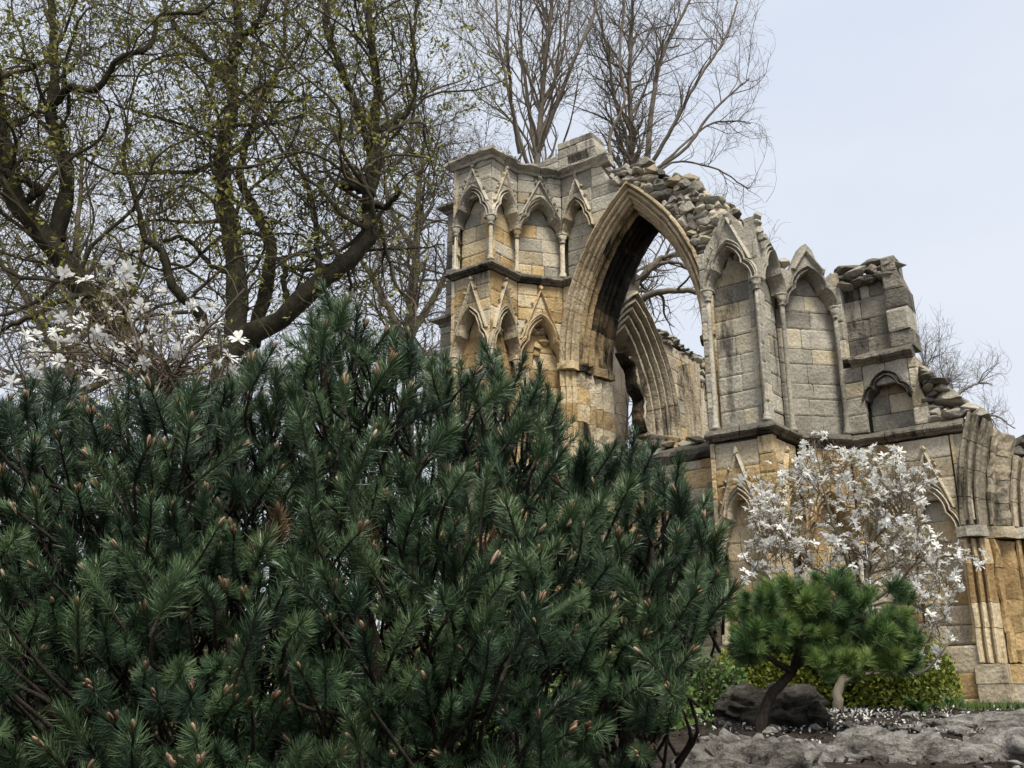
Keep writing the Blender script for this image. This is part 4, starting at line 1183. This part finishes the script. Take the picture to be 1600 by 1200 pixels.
def inside(poly, x, y):
    c = False
    for (x0, y0), (x1, y1) in zip(poly, poly[1:] + poly[:1]):
        if (y0 > y) != (y1 > y) and x < (x1 - x0) * (y - y0) / (y1 - y0) + x0: c = not c
    return c
GAPS = [(330, 1000, 105, 60), (640, 985, 45, 50), (130, 1090, 80, 45), (560, 1010, 40, 60), (230, 1150, 60, 35), (480, 1130, 60, 35), (760, 1160, 70, 30), (940, 1150, 60, 40), (880, 1060, 40, 30)]
def place_shoot(root, p, d, mi, sc, bud, name='needle_shoot'):
    me, tip = SHOOTS[mi]
    q = Vector(d).to_track_quat('Z', 'Y').to_matrix().to_4x4()
    mt = Matrix.Translation(p) @ q @ Matrix.Rotation(random.uniform(0, 6.28), 4, 'Z') @ Matrix.Scale(sc, 4)
    o = put(name, me, None, root, mt)
    if bud:
        put('bud', random.choice(BUDS), None, o, Matrix.Translation(Vector(tip)) @ Matrix.Scale(random.uniform(.7, 1.25), 4))
    return o
def pine_shrub(label, poly, spikes, depth, cx, foot, trunks, layers, spacing):
    """poly: outline seen from the viewer; depth(x, y): distance of its near face"""
    root = thing('pine_shrub', foot, label, 'shrub', 'dark pine shrubs in the foreground')
    xs = [p[0] for p in poly]; ys = [p[1] for p in poly]
    tips = []
    n_near = 0
    far = []
    for li, (off, sp, keepf) in enumerate(layers):
        pts = []
        tries = 0
        while tries < 4200:
            tries += 1
            x, y = random.uniform(min(xs), max(xs)), random.uniform(min(ys), max(ys))
            if not inside(poly, x, y): continue
            if any(((x - g[0]) / g[2] / 1.2) ** 2 + ((y - g[1]) / g[3] / 1.2) ** 2 < 1 for g in GAPS) and random.random() < (.96 if li < 2 else .86): continue
            if li > 4 and y > 1000: continue
            s = sp * (0.85 + .3 * random.random())
            if any((x - a) ** 2 + (y - b) ** 2 < s * s for a, b in pts): continue
            pts.append((x, y))
        for x, y in pts:
            tips.append((x, y, off + random.uniform(-.10, .10), li))
    for x, y in spikes:
        tips.append((x, y + 34, random.uniform(0, .2), -1))
    stems = []
    for x, y, off, li in sorted(tips, key=lambda t: t[2]):
        Yd = depth(x, y) + off
        p = at(x, y, Yd)
        low = max(0.0, min(1.0, (y - 600) / 450))
        lean = (x - cx) / 420
        d = Vector((lean * .6 + random.gauss(0, .42), -(.25 + .6 * low) + random.gauss(0, .4), 1.0 - .35 * low))
        if li == -1: d = Vector((lean * .15 + random.gauss(0, .1), random.gauss(-.05, .1), 1))
        d.normalize()
        sc = random.uniform(.8, 1.15) * (1.0 if li < 2 else 1.05)
        me, tip = SHOOTS[0]
        base = p - d * .07 * sc
        if n_near < 290:
            place_shoot(root, base, d, random.randrange(15) if li < 1 or y < 760 or random.random() < .98 else 15, sc, random.random() < (.5 if li < 2 else .15))
            n_near += 1
        else:
            far.append((base, d, random.randrange(8), sc))
        # the twig that carries it, running back into the shrub
        back = Vector((-(x - cx) / 420 * .12 + jit(.08), .16 + .1 * random.random(), -.10 - .10 * random.random()))
        stems.append(smooth_line([base, base - d * .06 + back * .3, base + back + Vector((jit(.03), jit(.03), 0))], 7))
    if far:
        parts, mi = [], []
        cache = {}
        for base, d, k, sc in far:
            me = LOW[k]
            if k not in cache:
                co = np.empty(len(me.vertices) * 3, np.float32); me.vertices.foreach_get('co', co)
                fi = np.empty(len(me.polygons) * 4, np.int32); me.loops.foreach_get('vertex_index', fi)
                mm = np.empty(len(me.polygons), np.int32); me.polygons.foreach_get('material_index', mm)
                cache[k] = (co.reshape(-1, 3), fi.reshape(-1, 4), mm)
            co, fi, mm = cache[k]
            R_ = np.array((d.to_track_quat('Z', 'Y').to_matrix() @ Matrix.Rotation(random.uniform(0, 6.28), 3, 'Z')) * sc)
            parts.append((co @ R_.T + np.array(base), fi)); mi.append(mm)
        V, F = joined(parts)
        me = fast_mesh(V, F, False, np.concatenate(mi))
        me.materials.append(M['needle']); me.materials.append(M['pine_bark'])
        o = put('inner_shoots', me, None, root); o['kind'] = 'stuff'
    S = np.array(stems)
    V, F = tubes(S, np.repeat(np.linspace(.0045, .007, 7)[None], len(S), 0), 5)
    o = put('twigs', fast_mesh(V, F, True), M['pine_bark'], root); o['kind'] = 'stuff'
    for pts, r0, r1 in trunks:
        L = smooth_line([Vector(q) for q in pts], 24, .006)
        V, F = tubes(L[None], np.linspace(r0, r1, 24)[None], 8)
        put('branch', fast_mesh(V, F, True), M['pine_bark'], root)
    return root
def W(x, y, Y): return tuple(at(x, y, Y))
LAY = [(0.0, 48, 1), (0.16, 45, 1), (0.38, 42, 1), (.7, 46, 1), (1.0, 42, 1), (1.35, 38, 1), (1.6, 34, 1)]
left_poly = [(-140, 700), (-60, 640), (0, 660), (60, 620), (85, 605), (130, 650), (180, 640), (215, 650), (260, 640), (300, 625), (350, 620), (395, 575), (440, 600), (480, 660), (500, 800), (470, 950), (480, 1100), (470, 1290), (-140, 1290)]
pine_shrub('dark green pine shrub at the left edge, in front of the white magnolia', left_poly,
    [(82, 590), (200, 600), (232, 625), (300, 615), (355, 625), (395, 552), (435, 590), (0, 655), (130, 640), (-60, 640)],
    lambda x, y: 3.25 - .55 * min(1, max(0, (y - 600) / 400)) + .12 * math.sin(x / 60), 200, (-1.1, 3.4, -1.3),
    [([W(330, 1260, 3.2), W(300, 1130, 3.2), W(285, 1040, 3.2), W(280, 960, 3.2), W(265, 860, 3.3), W(250, 720, 3.4)], .022, .008),
     ([W(330, 1260, 3.2), W(180, 1180, 3.1), W(90, 1120, 3.1), W(40, 1090, 3.1), W(-20, 1000, 3.1)], .026, .01),
     ([W(300, 1130, 3.2), W(360, 1020, 3.1), W(340, 930, 3.1), W(330, 850, 3.1)], .014, .006),
     ([W(200, 1190, 3.3), W(120, 1090, 3.3), W(110, 1000, 3.4), W(150, 900, 3.4)], .014, .006),
     ([W(330, 1260, 3.2), W(420, 1180, 3.2), W(450, 1060, 3.2), W(430, 900, 3.3)], .018, .008),
     ([(-.95, 3.3, -1.45), W(330, 1260, 3.2)], .04, .03)], LAY, 60)
mid_poly = [(440, 640), (470, 560), (495, 510), (530, 475), (560, 510), (585, 555), (630, 545), (670, 560), (690, 590), (735, 590), (765, 565), (800, 610), (845, 605), (875, 660), (885, 720), (930, 745), (940, 900), (930, 1050), (900, 1290), (440, 1290), (470, 1100), (455, 950), (480, 800)]
pine_shrub('tallest dark pine shrub, its spire rising in front of the corner tower', mid_poly,
    [(530, 455), (505, 500), (555, 500), (640, 535), (615, 550), (590, 550), (680, 565), (768, 545), (745, 575), (790, 590), (845, 590), (825, 615), (868, 650), (480, 560)],
    lambda x, y: 3.45 - .65 * min(1, max(0, (y - 520) / 480)) + .12 * math.sin(x / 50 + 1) + (.25 if x > 720 and y < 760 else 0), 660, (-.35, 3.5, -1.3),
    [([W(640, 1280, 3.4), W(600, 1120, 3.4), W(570, 950, 3.4), W(560, 800, 3.5), W(540, 640, 3.6), W(532, 540, 3.6)], .03, .008),
     ([W(640, 1280, 3.4), W(700, 1150, 3.3), W(790, 1080, 3.2), W(880, 1000, 3.2)], .026, .01),
     ([W(700, 1150, 3.3), W(690, 980, 3.3), W(720, 860, 3.3), W(800, 700, 3.5)], .02, .008),
     ([W(600, 1120, 3.4), W(640, 960, 3.3), W(650, 850, 3.3), W(640, 700, 3.5)], .018, .008),
     ([W(580, 1000, 3.4), W(520, 900, 3.3), W(500, 800, 3.4), W(540, 720, 3.4)], .014, .006),
     ([(-.3, 3.45, -1.45), W(640, 1280, 3.4)], .045, .035)], LAY, 60)
right_poly = [(890, 740), (925, 740), (955, 715), (990, 720), (1020, 735), (1055, 760), (1095, 805), (1115, 840), (1130, 885), (1122, 945), (1098, 985), (1065, 1050), (1050, 1110), (1015, 1160), (980, 1290), (880, 1290), (910, 1050), (920, 900)]
pine_shrub('dark rounded pine shrub beside the small bonsai-like pine, lowest of the three', right_poly,
    [(955, 695), (985, 690), (1005, 710), (1040, 740), (1070, 755), (1095, 790), (1120, 835), (905, 735), (930, 740)],
    lambda x, y: 3.4 - .5 * min(1, max(0, (y - 700) / 350)) + .12 * math.sin(x / 45) + .5 * max(0, (x - 1060) / 100) ** 2, 960, (.35, 3.6, -1.2),
    [([W(960, 1280, 3.5), W(985, 1130, 3.4), W(1000, 1000, 3.4), W(1010, 880, 3.5), W(1000, 760, 3.6)], .028, .008),
     ([W(985, 1130, 3.4), W(1060, 1060, 3.4), W(1100, 960, 3.5), W(1120, 870, 3.6)], .016, .006),
     ([W(960, 1280, 3.5), W(920, 1130, 3.4), W(930, 980, 3.4), W(940, 820, 3.5)], .018, .007),
     ([(.33, 3.55, -1.4), W(960, 1280, 3.5)], .04, .03)], LAY, 58)

# ================================================================== small crooked pine
def small_pine():
    root = thing('small_pine', (1.69, 7.5, ground_z(1.69, 7.5)), 'small crooked pine with a flat soft green canopy over the dark boulder', 'tree')
    limbs = [([W(1186, 1175, 7.5), W(1190, 1120, 7.5), W(1205, 1085, 7.5), W(1235, 1055, 7.5), W(1245, 1030, 7.5), W(1255, 980, 7.5)], .046, .024),
             ([W(1238, 1052, 7.5), W(1205, 1030, 7.4), W(1175, 1005, 7.4), W(1150, 1008, 7.4)], .026, .01),
             ([W(1245, 1040, 7.5), W(1290, 1000, 7.5), W(1350, 970, 7.5), W(1400, 960, 7.5)], .03, .012),
             ([W(1252, 1000, 7.5), W(1220, 960, 7.6), W(1190, 950, 7.6)], .025, .01)]
    for pts, r0, r1 in limbs:
        L = smooth_line([Vector(q) for q in pts], 20, .006)
        V, F = tubes(L[None], np.linspace(r0, r1, 20)[None], 9)
        put('branch', fast_mesh(V, F, True), M['pine_bark'], root)
    ms = []
    for k in range(6):
        me, tip = needle_shoot(.09, 520, random.uniform(.07, .1), .0023, 300 + k, .0, (.25, 1.6), .004)
        me.materials.append(M['needle_small']); me.materials.append(M['pine_bark']); ms.append(me)
    pads = [(1190, 950, 62, 36), (1250, 935, 70, 34), (1300, 935, 62, 40), (1370, 950, 62, 42), (1390, 1000, 45, 36), (1330, 1000, 62, 34), (1265, 985, 55, 30), (1200, 985, 45, 26), (1310, 1035, 55, 20), (1175, 1010, 25, 18), (1395, 1025, 38, 24)]
    n = 0
    for cx, cy, rx, ry in pads:
        for i in range(26):
            a, r = random.uniform(0, 6.28), math.sqrt(random.random())
            x, y = cx + rx * r * math.cos(a), cy + ry * r * math.sin(a)
            p = at(x, y, 7.5 + random.uniform(-.35, .35))
            d = Vector(((x - cx) / rx * .9 + jit(.6), jit(.9) - .2, .75 - .7 * (y - cy) / ry + jit(.3))).normalized()
            mt = Matrix.Translation(p - d * .08) @ d.to_track_quat('Z', 'Y').to_matrix().to_4x4() @ Matrix.Scale(random.uniform(.75, 1.1), 4)
            put('needle_shoot', random.choice(ms), None, root, mt); n += 1
small_pine()

# ================================================================== magnolias
def flower_mesh(seed, s=1.0):
    g = np.random.default_rng(seed)
    V, F = [], []
    n = 13
    for i in range(n):
        a = 2 * np.pi * i / n + g.normal(0, .12)
        el = g.uniform(-.15, .95)
        d = np.array([np.cos(a) * np.cos(el), np.sin(a) * np.cos(el), np.sin(el)])
        sd = np.array([-np.sin(a), np.cos(a), g.normal(0, .25)]); sd /= np.linalg.norm(sd)
        L, w = g.uniform(.038, .052) * s, g.uniform(.0055, .0075) * s
        dn = np.array([0, 0, -1])
        p0, p1, p2, p3 = d * .002, d * L * .4, d * L * .75 + dn * L * .06, d * L + dn * L * g.uniform(.1, .3)
        b = len(V)
        V += [p0 - sd * w * .3, p0 + sd * w * .3, p1 + sd * w, p1 - sd * w, p2 + sd * w * 1.1, p2 - sd * w * 1.1, p3 + sd * w * .5, p3 - sd * w * .5]
        F += [(b, b + 1, b + 2, b + 3), (b + 3, b + 2, b + 4, b + 5), (b + 5, b + 4, b + 6, b + 7)]
    me = fast_mesh(np.array(V), np.array(F)); me.materials.append(M['petal'])
    return me
FLOWERS = [flower_mesh(400 + k) for k in range(7)]
def magnolia(label, base, limbs, crown, counts, nfl, fsc, Y0, ydep, leafc, trunk_mat, lens, extra=0, apart=0):
    root = thing('magnolia', base, label, 'tree', 'magnolias in white flower')
    lp, lr = [], []
    for pts, r0, r1 in limbs:
        L = smooth_line([Vector(q) for q in pts], 24, .008)
        rr = np.linspace(r0, r1, 24); lp.append(L); lr.append(rr)
        V, F = tubes(L[None], rr[None], 8)
        put('branch', fast_mesh(V, F, True), M[trunk_mat], root)
    LP, LR = np.array(lp), np.array(lr)
    def keep(Q):
        x, y = pix(Q[:, -1])
        return np.array([inside(crown, a, b) for a, b in zip(x, y)]) & (np.abs(Q[:, -1, 1] - Y0) < ydep)
    a1, r1 = children(LP, LR, counts[0], .25, 1, lens[0], .4, 9, .85, .7, .15, .18, .5, keep, .4, .004, .012)
    a2, r2 = children(a1, r1, counts[1], .2, 1, lens[1], .45, 7, .8, .7, .15, .2, .7, keep, .5, .0025, .006)
    a3, r3 = children(a2, r2, counts[2], .2, 1, lens[2], .45, 5, .8, .7, .2, .2, .8, keep, .6, .002, .004)
    V, F = joined([tubes(a1, r1, 5), tubes(a2, r2, 4), tubes(a3, r3, 3)])
    o = put('twigs', fast_mesh(V, F), M['magnolia_twig'], root); o['kind'] = 'stuff'
    ends = np.concatenate([a3[:, -1], a2[:, -1]])
    rng.shuffle(ends)
    if apart:          # keep the blossoms from crowding into one clump
        got = []
        for e in ends:
            x, y = pix(e)
            if all((x - a) ** 2 + (y - b) ** 2 > (apart * random.uniform(.4, 1.6)) ** 2 for a, b, _ in got): got.append((x, y, e))
        ends = np.array([g[2] for g in got])
    rest = ends[nfl:nfl + extra]
    if len(rest):
        parts = []
        for e in rest:
            me = random.choice(FLOWERS)
            co = np.empty(len(me.vertices) * 3, np.float32); me.vertices.foreach_get('co', co)
            fi = np.empty(len(me.polygons) * 4, np.int32); me.loops.foreach_get('vertex_index', fi)
            R_ = np.array(Matrix.Rotation(random.uniform(0, 6.28), 3, 'Z') @ Matrix.Rotation(random.gauss(0, .7), 3, 'X')) * fsc * random.uniform(.6, 1.05)
            parts.append((co.reshape(-1, 3) @ R_.T + e, fi.reshape(-1, 4)))
        V, F = joined(parts)
        put('small_flowers', fast_mesh(V, F), M['petal'], root)['kind'] = 'stuff'
    k = 0
    for e in ends:
        if k >= nfl: break
        mt = Matrix.Translation(Vector(e)) @ Matrix.Rotation(random.uniform(0, 6.28), 4, 'Z') @ Matrix.Rotation(random.gauss(0, .6), 4, 'X') @ Matrix.Rotation(random.gauss(0, .6), 4, 'Y') @ Matrix.Scale(fsc * random.uniform(.7, 1.2), 4)
        put('flower', random.choice(FLOWERS), None, root, mt); k += 1
    C = np.concatenate([a3[:, -1], a3[:, 2]]); C = C[rng.random(len(C)) < leafc]
    V, F = leaf_quads(C, .014, .6, 2.2)
    o = put('leaf_buds', fast_mesh(V, F), M['young_leaf'], root); o['kind'] = 'stuff'
    return root
magnolia('white star magnolia in full flower on a pale trunk, in front of the broken wall', (3.04, 10, ground_z(3.04, 10)),
    [([W(1312, 1118, 10), W(1308, 1085, 10), W(1318, 1055, 10), W(1330, 1010, 10), W(1345, 950, 10), W(1365, 850, 10), W(1380, 780, 10)], .055, .012),
     ([W(1316, 1072, 10), W(1340, 1055, 9.9), W(1385, 1052, 9.8), W(1440, 1050, 9.7), W(1475, 1015, 9.6), W(1500, 990, 9.6)], .022, .006),
     ([W(1345, 950, 10), W(1400, 915, 9.9), W(1440, 880, 9.8), W(1490, 870, 9.7), W(1540, 872, 9.6)], .022, .005),
     ([W(1335, 990, 10), W(1280, 900, 10.2), W(1240, 850, 10.3), W(1200, 790, 10.4), W(1175, 740, 10.4)], .02, .005),
     ([W(1345, 940, 10), W(1310, 840, 9.8), W(1285, 760, 9.7), W(1270, 690, 9.7)], .02, .005),
     ([W(1350, 910, 10), W(1410, 820, 10.2), W(1440, 770, 10.3), W(1455, 745, 10.3)], .016, .005),
     ([W(1330, 980, 10), W(1250, 930, 9.8), W(1200, 905, 9.6), W(1165, 880, 9.5)], .016, .005),
     ([W(1345, 945, 10), W(1420, 940, 9.7), W(1460, 970, 9.6), W(1470, 1000, 9.6)], .014, .005)],
    [(1150, 905), (1160, 860), (1180, 840), (1160, 780), (1150, 750), (1175, 725), (1230, 720), (1245, 680), (1300, 672), (1330, 700), (1385, 690), (1420, 715), (1475, 730), (1455, 780), (1445, 820), (1500, 845), (1550, 860), (1540, 900), (1490, 930), (1500, 1000), (1470, 1040), (1400, 1060), (1380, 960), (1250, 960), (1170, 930)],
    (150, 900, 2600), 298, 1.28, 10, 1.0, .5, 'pale_bark', (.62, .36, .18), 430)
magnolia('white star magnolia flowering behind the left pine shrub', (-2.0, 5.6, ground_z(-2, 5.6)),
    [([(-1.98, 5.6, -.6), W(245, 700, 5.6), W(240, 640, 5.6), W(232, 590, 5.6), W(225, 540, 5.6)], .03, .012),
     ([W(240, 640, 5.6), W(270, 590, 5.5), W(300, 540, 5.4), W(380, 450, 5.3)], .014, .005),
     ([W(232, 600, 5.6), W(180, 560, 5.7), W(120, 500, 5.8), W(70, 480, 5.8)], .014, .005),
     ([W(228, 560, 5.6), W(190, 480, 5.6), W(150, 420, 5.6)], .012, .004),
     ([W(245, 690, 5.6), W(330, 600, 5.7), W(400, 575, 5.8), W(465, 575, 5.8)], .014, .005),
     ([W(300, 540, 5.4), W(340, 510, 5.4), W(360, 560, 5.5), W(440, 590, 5.6)], .01, .004),
     ([W(245, 690, 5.6), W(130, 620, 5.6), W(50, 590, 5.6), W(0, 600, 5.6)], .014, .005)],
    [(-40, 640), (0, 560), (60, 480), (120, 400), (170, 405), (250, 450), (300, 470), (400, 425), (410, 470), (340, 520), (470, 560), (470, 600), (380, 640), (200, 660)],
    (90, 300, 700), 85, 1.25, 5.6, .9, .4, 'pale_bark', (.55, .25, .12), 0, 21)

# ================================================================== hedge, bushes, rocks, small plants
def leafy(name, label, cat, base, fn, n, size, mat, core=None, length=1.6):
    root = thing(name, base, label, cat)
    C = np.array([fn() for _ in range(n)])
    V, F = leaf_quads(C, size, .3, length)
    o = put('foliage', fast_mesh(V, F), mat, root); o['kind'] = 'stuff'
    if core is not None:
        put('branches', core, M['twig'], root)['kind'] = 'stuff'
    return root
def dome(c, r, power=2.6, shell=.25, bump=.08):
    def f():
        while True:
            v = np.array([random.uniform(-1, 1), random.uniform(-1, 1), random.uniform(0, 1)])
            q = (abs(v[0]) ** power + abs(v[1]) ** power + abs(v[2]) ** power) ** (1 / power)
            if q < .2: continue
            v = v / q * (1 - shell * random.random() ** 2)
            v = v * (1 + bump * noise.noise(Vector(v) * 3.5 + Vector(c)))
            return np.array(c) + v * np.array(r)
    return f
def twiggy(c, r, n=160):
    P = []
    for i in range(n):
        a = random.uniform(0, 6.28); e = random.uniform(.2, 1.4)
        tip = Vector(c) + Vector((math.cos(a) * math.cos(e) * r[0] * .9, math.sin(a) * math.cos(e) * r[1] * .9, math.sin(e) * r[2] * .9))
        P.append(smooth_line([Vector(c), Vector(c).lerp(tip, .5) + Vector((jit(.1), jit(.1), jit(.08))), tip], 6))
    V, F = tubes(np.array(P), np.repeat(np.linspace(.014, .004, 6)[None], n, 0), 4)
    return fast_mesh(V, F)
leafy('clipped_hedge', 'clipped rounded yellow-green hedge at the foot of the ruined wall', 'hedge', (3.65, 11.5, -.05), dome((3.6, 11.5, -.12), (1.13, .75, .98), 2.7, .55, .07), 26000, .034, M['hedge'], twiggy((3.6, 11.5, -.1), (1.1, .7, .8)))
leafy('clipped_hedge', 'smaller green hedge mostly hidden behind the small pine', 'hedge', (2.55, 11.2, -.05), dome((2.62, 11.2, -.12), (.55, .5, .68), 2.6, .5, .1), 9000, .034, M['hedge'], twiggy((2.62, 11.2, -.1), (.45, .45, .55), 80))
leafy('leafy_bush', 'loose bright green bush between the pine shrub and the small pine', 'bush', (1.75, 9.2, -.15), dome((1.72, 9.2, -.25), (.42, .4, .62), 2.0, .7, .25), 2600, .03, M['leaf'], twiggy((1.72, 9.2, -.2), (.4, .4, .6), 60))
for k, (x, y, r, h, lab, mt_) in enumerate(((-2.2, 7.4, 1.1, 1.15, 'dry tan undergrowth glimpsed through the left pine shrub', 'dry_leaf'), (-.5, 7.0, 1.0, .95, 'low green bush glimpsed under the tallest pine shrub', 'leaf'),
        (.75, 7.9, .65, .75, 'low green bush glimpsed behind the lowest pine shrub', 'leaf'), (-4.1, 8.5, 1.2, 1.4, 'green bush beyond the far left pine branches', 'leaf'), (-1.3, 9.2, 1.5, 1.5, 'broad dry tan thicket behind the pine shrubs', 'dry_leaf'))):
    z = ground_z(x, y)
    leafy('leafy_bush', lab, 'bush', (x, y, z), dome((x, y, z - .1), (r, r * .8, h), 2.0, .7, .25), 5000, .036, M[mt_], twiggy((x, y, z), (r * .9, r * .7, h * .9), 120))

def boulder(label, c, r, mat, seed, flat=1.0, ridge=.35, rot=0.0, sub=5):
    bm = bmesh.new()
    bmesh.ops.create_icosphere(bm, subdivisions=sub, radius=1.0)
    for v in bm.verts:
        p = v.co.copy()
        s = Vector((seed * 3.1, seed * 1.7, seed))
        n = .38 * noise.noise(p * 1.1 + s) + .2 * noise.noise(p * 2.4 + s)
        q = Vector((p.x * 2.6, p.y * 2.6, p.z * 3.6 + p.x * .9)) + s
        n += ridge * (.26 * (1 - abs(noise.noise(q)) * 2.4) + .15 * (1 - abs(noise.noise(q * 2.1)) * 2.4) + .09 * (1 - abs(noise.noise(q * 4.3)) * 2) + .07 * noise.noise(q * 9.3) + .04 * noise.noise(q * 17.0))
        v.co = p * (1 + n)
    me = bpy.data.meshes.new('m')
    bmesh.ops.transform(bm, matrix=Matrix.Translation(c) @ Matrix.Rotation(rot, 4, 'Z') @ Matrix.Diagonal((*r, 1)), verts=bm.verts[:])
    bm.to_mesh(me); bm.free()
    me.polygons.foreach_set('use_smooth', [True] * len(me.polygons))
    o = put('boulder', me, mat)
    return tag(o, label, 'rock', 'rockery boulders')
boulder('dark mossy boulder behind the small pine trunk', (2.08, 8.5, -.2), (.40, .36, .23), M['rock_dark'], 1.3, ridge=.6)
boulder('pale craggy boulder below the lowest pine shrub, bottom centre', (1.10, 5.2, -.53), (.28, .3, .21), M['rock'], 4.7, ridge=.7)
boulder('long cracked rock ledge in the middle of the rockery, lower right', (2.2, 6.3, -.56), (.54, .42, .22), M['rock'], 7.1, ridge=.8)
boulder('broad rock at the lower right corner', (3.05, 6.4, -.57), (.5, .42, .24), M['rock'], 9.6, ridge=.8)
boulder('low rounded rock in front of the soil bed, right of the small pine', (1.62, 5.9, -.62), (.34, .3, .2), M['rock'], 12.2, ridge=.7)
boulder('flat grey rock along the right edge below the grass', (3.75, 8.0, -.38), (.75, .45, .17), M['rock'], 15.9, ridge=.8)
boulder('small pale stone half hidden under the tallest pine shrub', (.45, 5.0, -.66), (.24, .24, .16), M['rock'], 19.2, ridge=.7)

def scatter():
    pts = []
    while len(pts) < 1500:
        x, y = random.gauss(2.7, .9), random.gauss(9.2, 1.5)
        if 6.2 < y < 12 and 1.2 < x < 5.5: pts.append((x, y, ground_z(x, y) + .012))
    V, F = leaf_quads(np.array(pts), .016, 0, 2.0)
    o = put('fallen_petals', fast_mesh(V, F), M['petal'])
    tag(o, 'fallen white magnolia petals scattered over the dark soil', 'petals', kind='stuff')
    C = []
    while len(C) < 9000:
        x, y = random.uniform(4.1, 8.0), random.uniform(9.6, 13.2)
        C.append((x, y, ground_z(x, y) - .01))
    C = np.array(C); n = len(C)
    d = unit(np.stack([rng.normal(0, .25, n), rng.normal(0, .25, n), np.ones(n)], 1)); h = rng.uniform(.04, .11, n)[:, None]
    s = unit(np.stack([rng.normal(0, 1, n), rng.normal(0, 1, n), np.zeros(n)], 1)) * .004
    V = np.stack([C - s, C + s, C + d * h + s * .2, C + d * h - s * .2], 1).reshape(-1, 3)
    o = put('grass', fast_mesh(V, np.arange(n * 4).reshape(n, 4)), M['grass'])
    tag(o, 'strip of short green grass at the foot of the doorway', 'grass', kind='stuff')
scatter()
def mulch():
    pts = []
    while len(pts) < 5200:
        x, y = random.uniform(.9, 6), random.uniform(5.6, 12.5)
        pts.append((x, y, ground_z(x, y) + random.uniform(0, .02)))
    V, F = leaf_quads(np.array(pts), .018, 0, 2.6)
    o = put('mulch', fast_mesh(V, F), M['soil'])
    tag(o, 'brown bark chips and dead leaves lying on the soil bed', 'mulch', kind='stuff')
    k = 0
    root = thing('loose_stones', (2.6, 8, ground_z(2.6, 8)), 'loose small stones strewn between the rockery boulders', 'stones')
    for i in range(150):
        x, y = random.uniform(1.0, 4.6), random.uniform(5.6, 9.2)
        r = random.uniform(.015, .05)
        rubble_at(Vector((x, y, ground_z(x, y) + r * .3)), (r * 1.3, r, r * .7), root, M['rock'], 'stone')
mulch()
def tuft(label, x, y, h, n, w):
    z = ground_z(x, y)
    root = thing('bedding_plant', (x, y, z), label, 'plant', 'small plants in the soil bed')
    g = rng
    a = g.uniform(0, 6.28, n); el = g.uniform(.5, 1.35, n)
    d = np.stack([np.cos(a) * np.cos(el), np.sin(a) * np.cos(el), np.sin(el)], 1)
    P = np.array([x, y, z]) + g.normal(0, .03, (n, 3)) * np.array([1, 1, .1])
    L = h * g.uniform(.6, 1.1, n)[:, None]
    sd = unit(np.cross(d, [0, 0, 1])) * w
    m = P + d * L * .55; e = P + d * L + np.array([0, 0, -.25]) * L
    V = np.stack([P - sd * .4, P + sd * .4, m + sd, m - sd, e + sd * .15, e - sd * .15], 1).reshape(-1, 3)
    k = np.arange(n)[:, None] * 6
    F = np.concatenate([k + np.array([[0, 1, 2, 3]]), k + np.array([[3, 2, 4, 5]])])
    put('leaves', fast_mesh(V, F), M['leaf'], root)['kind'] = 'stuff'
tuft('leafy green plant beside the magnolia trunk', 3.55, 9.4, .22, 34, .02)
tuft('low tuft of green leaves at the front of the soil bed', 3.55, 8.0, .13, 30, .014)
tuft('green plant beside the foot of the clipped hedge', 4.35, 10.6, .2, 36, .022)
tuft('strappy primrose-like plant near the right edge', 3.75, 8.4, .14, 40, .016)
tuft('small green tuft on the pale boulder, bottom centre', 1.18, 5.0, .08, 24, .01)
tuft('thin green weed beside the dark boulder', 2.45, 8.6, .15, 20, .012)
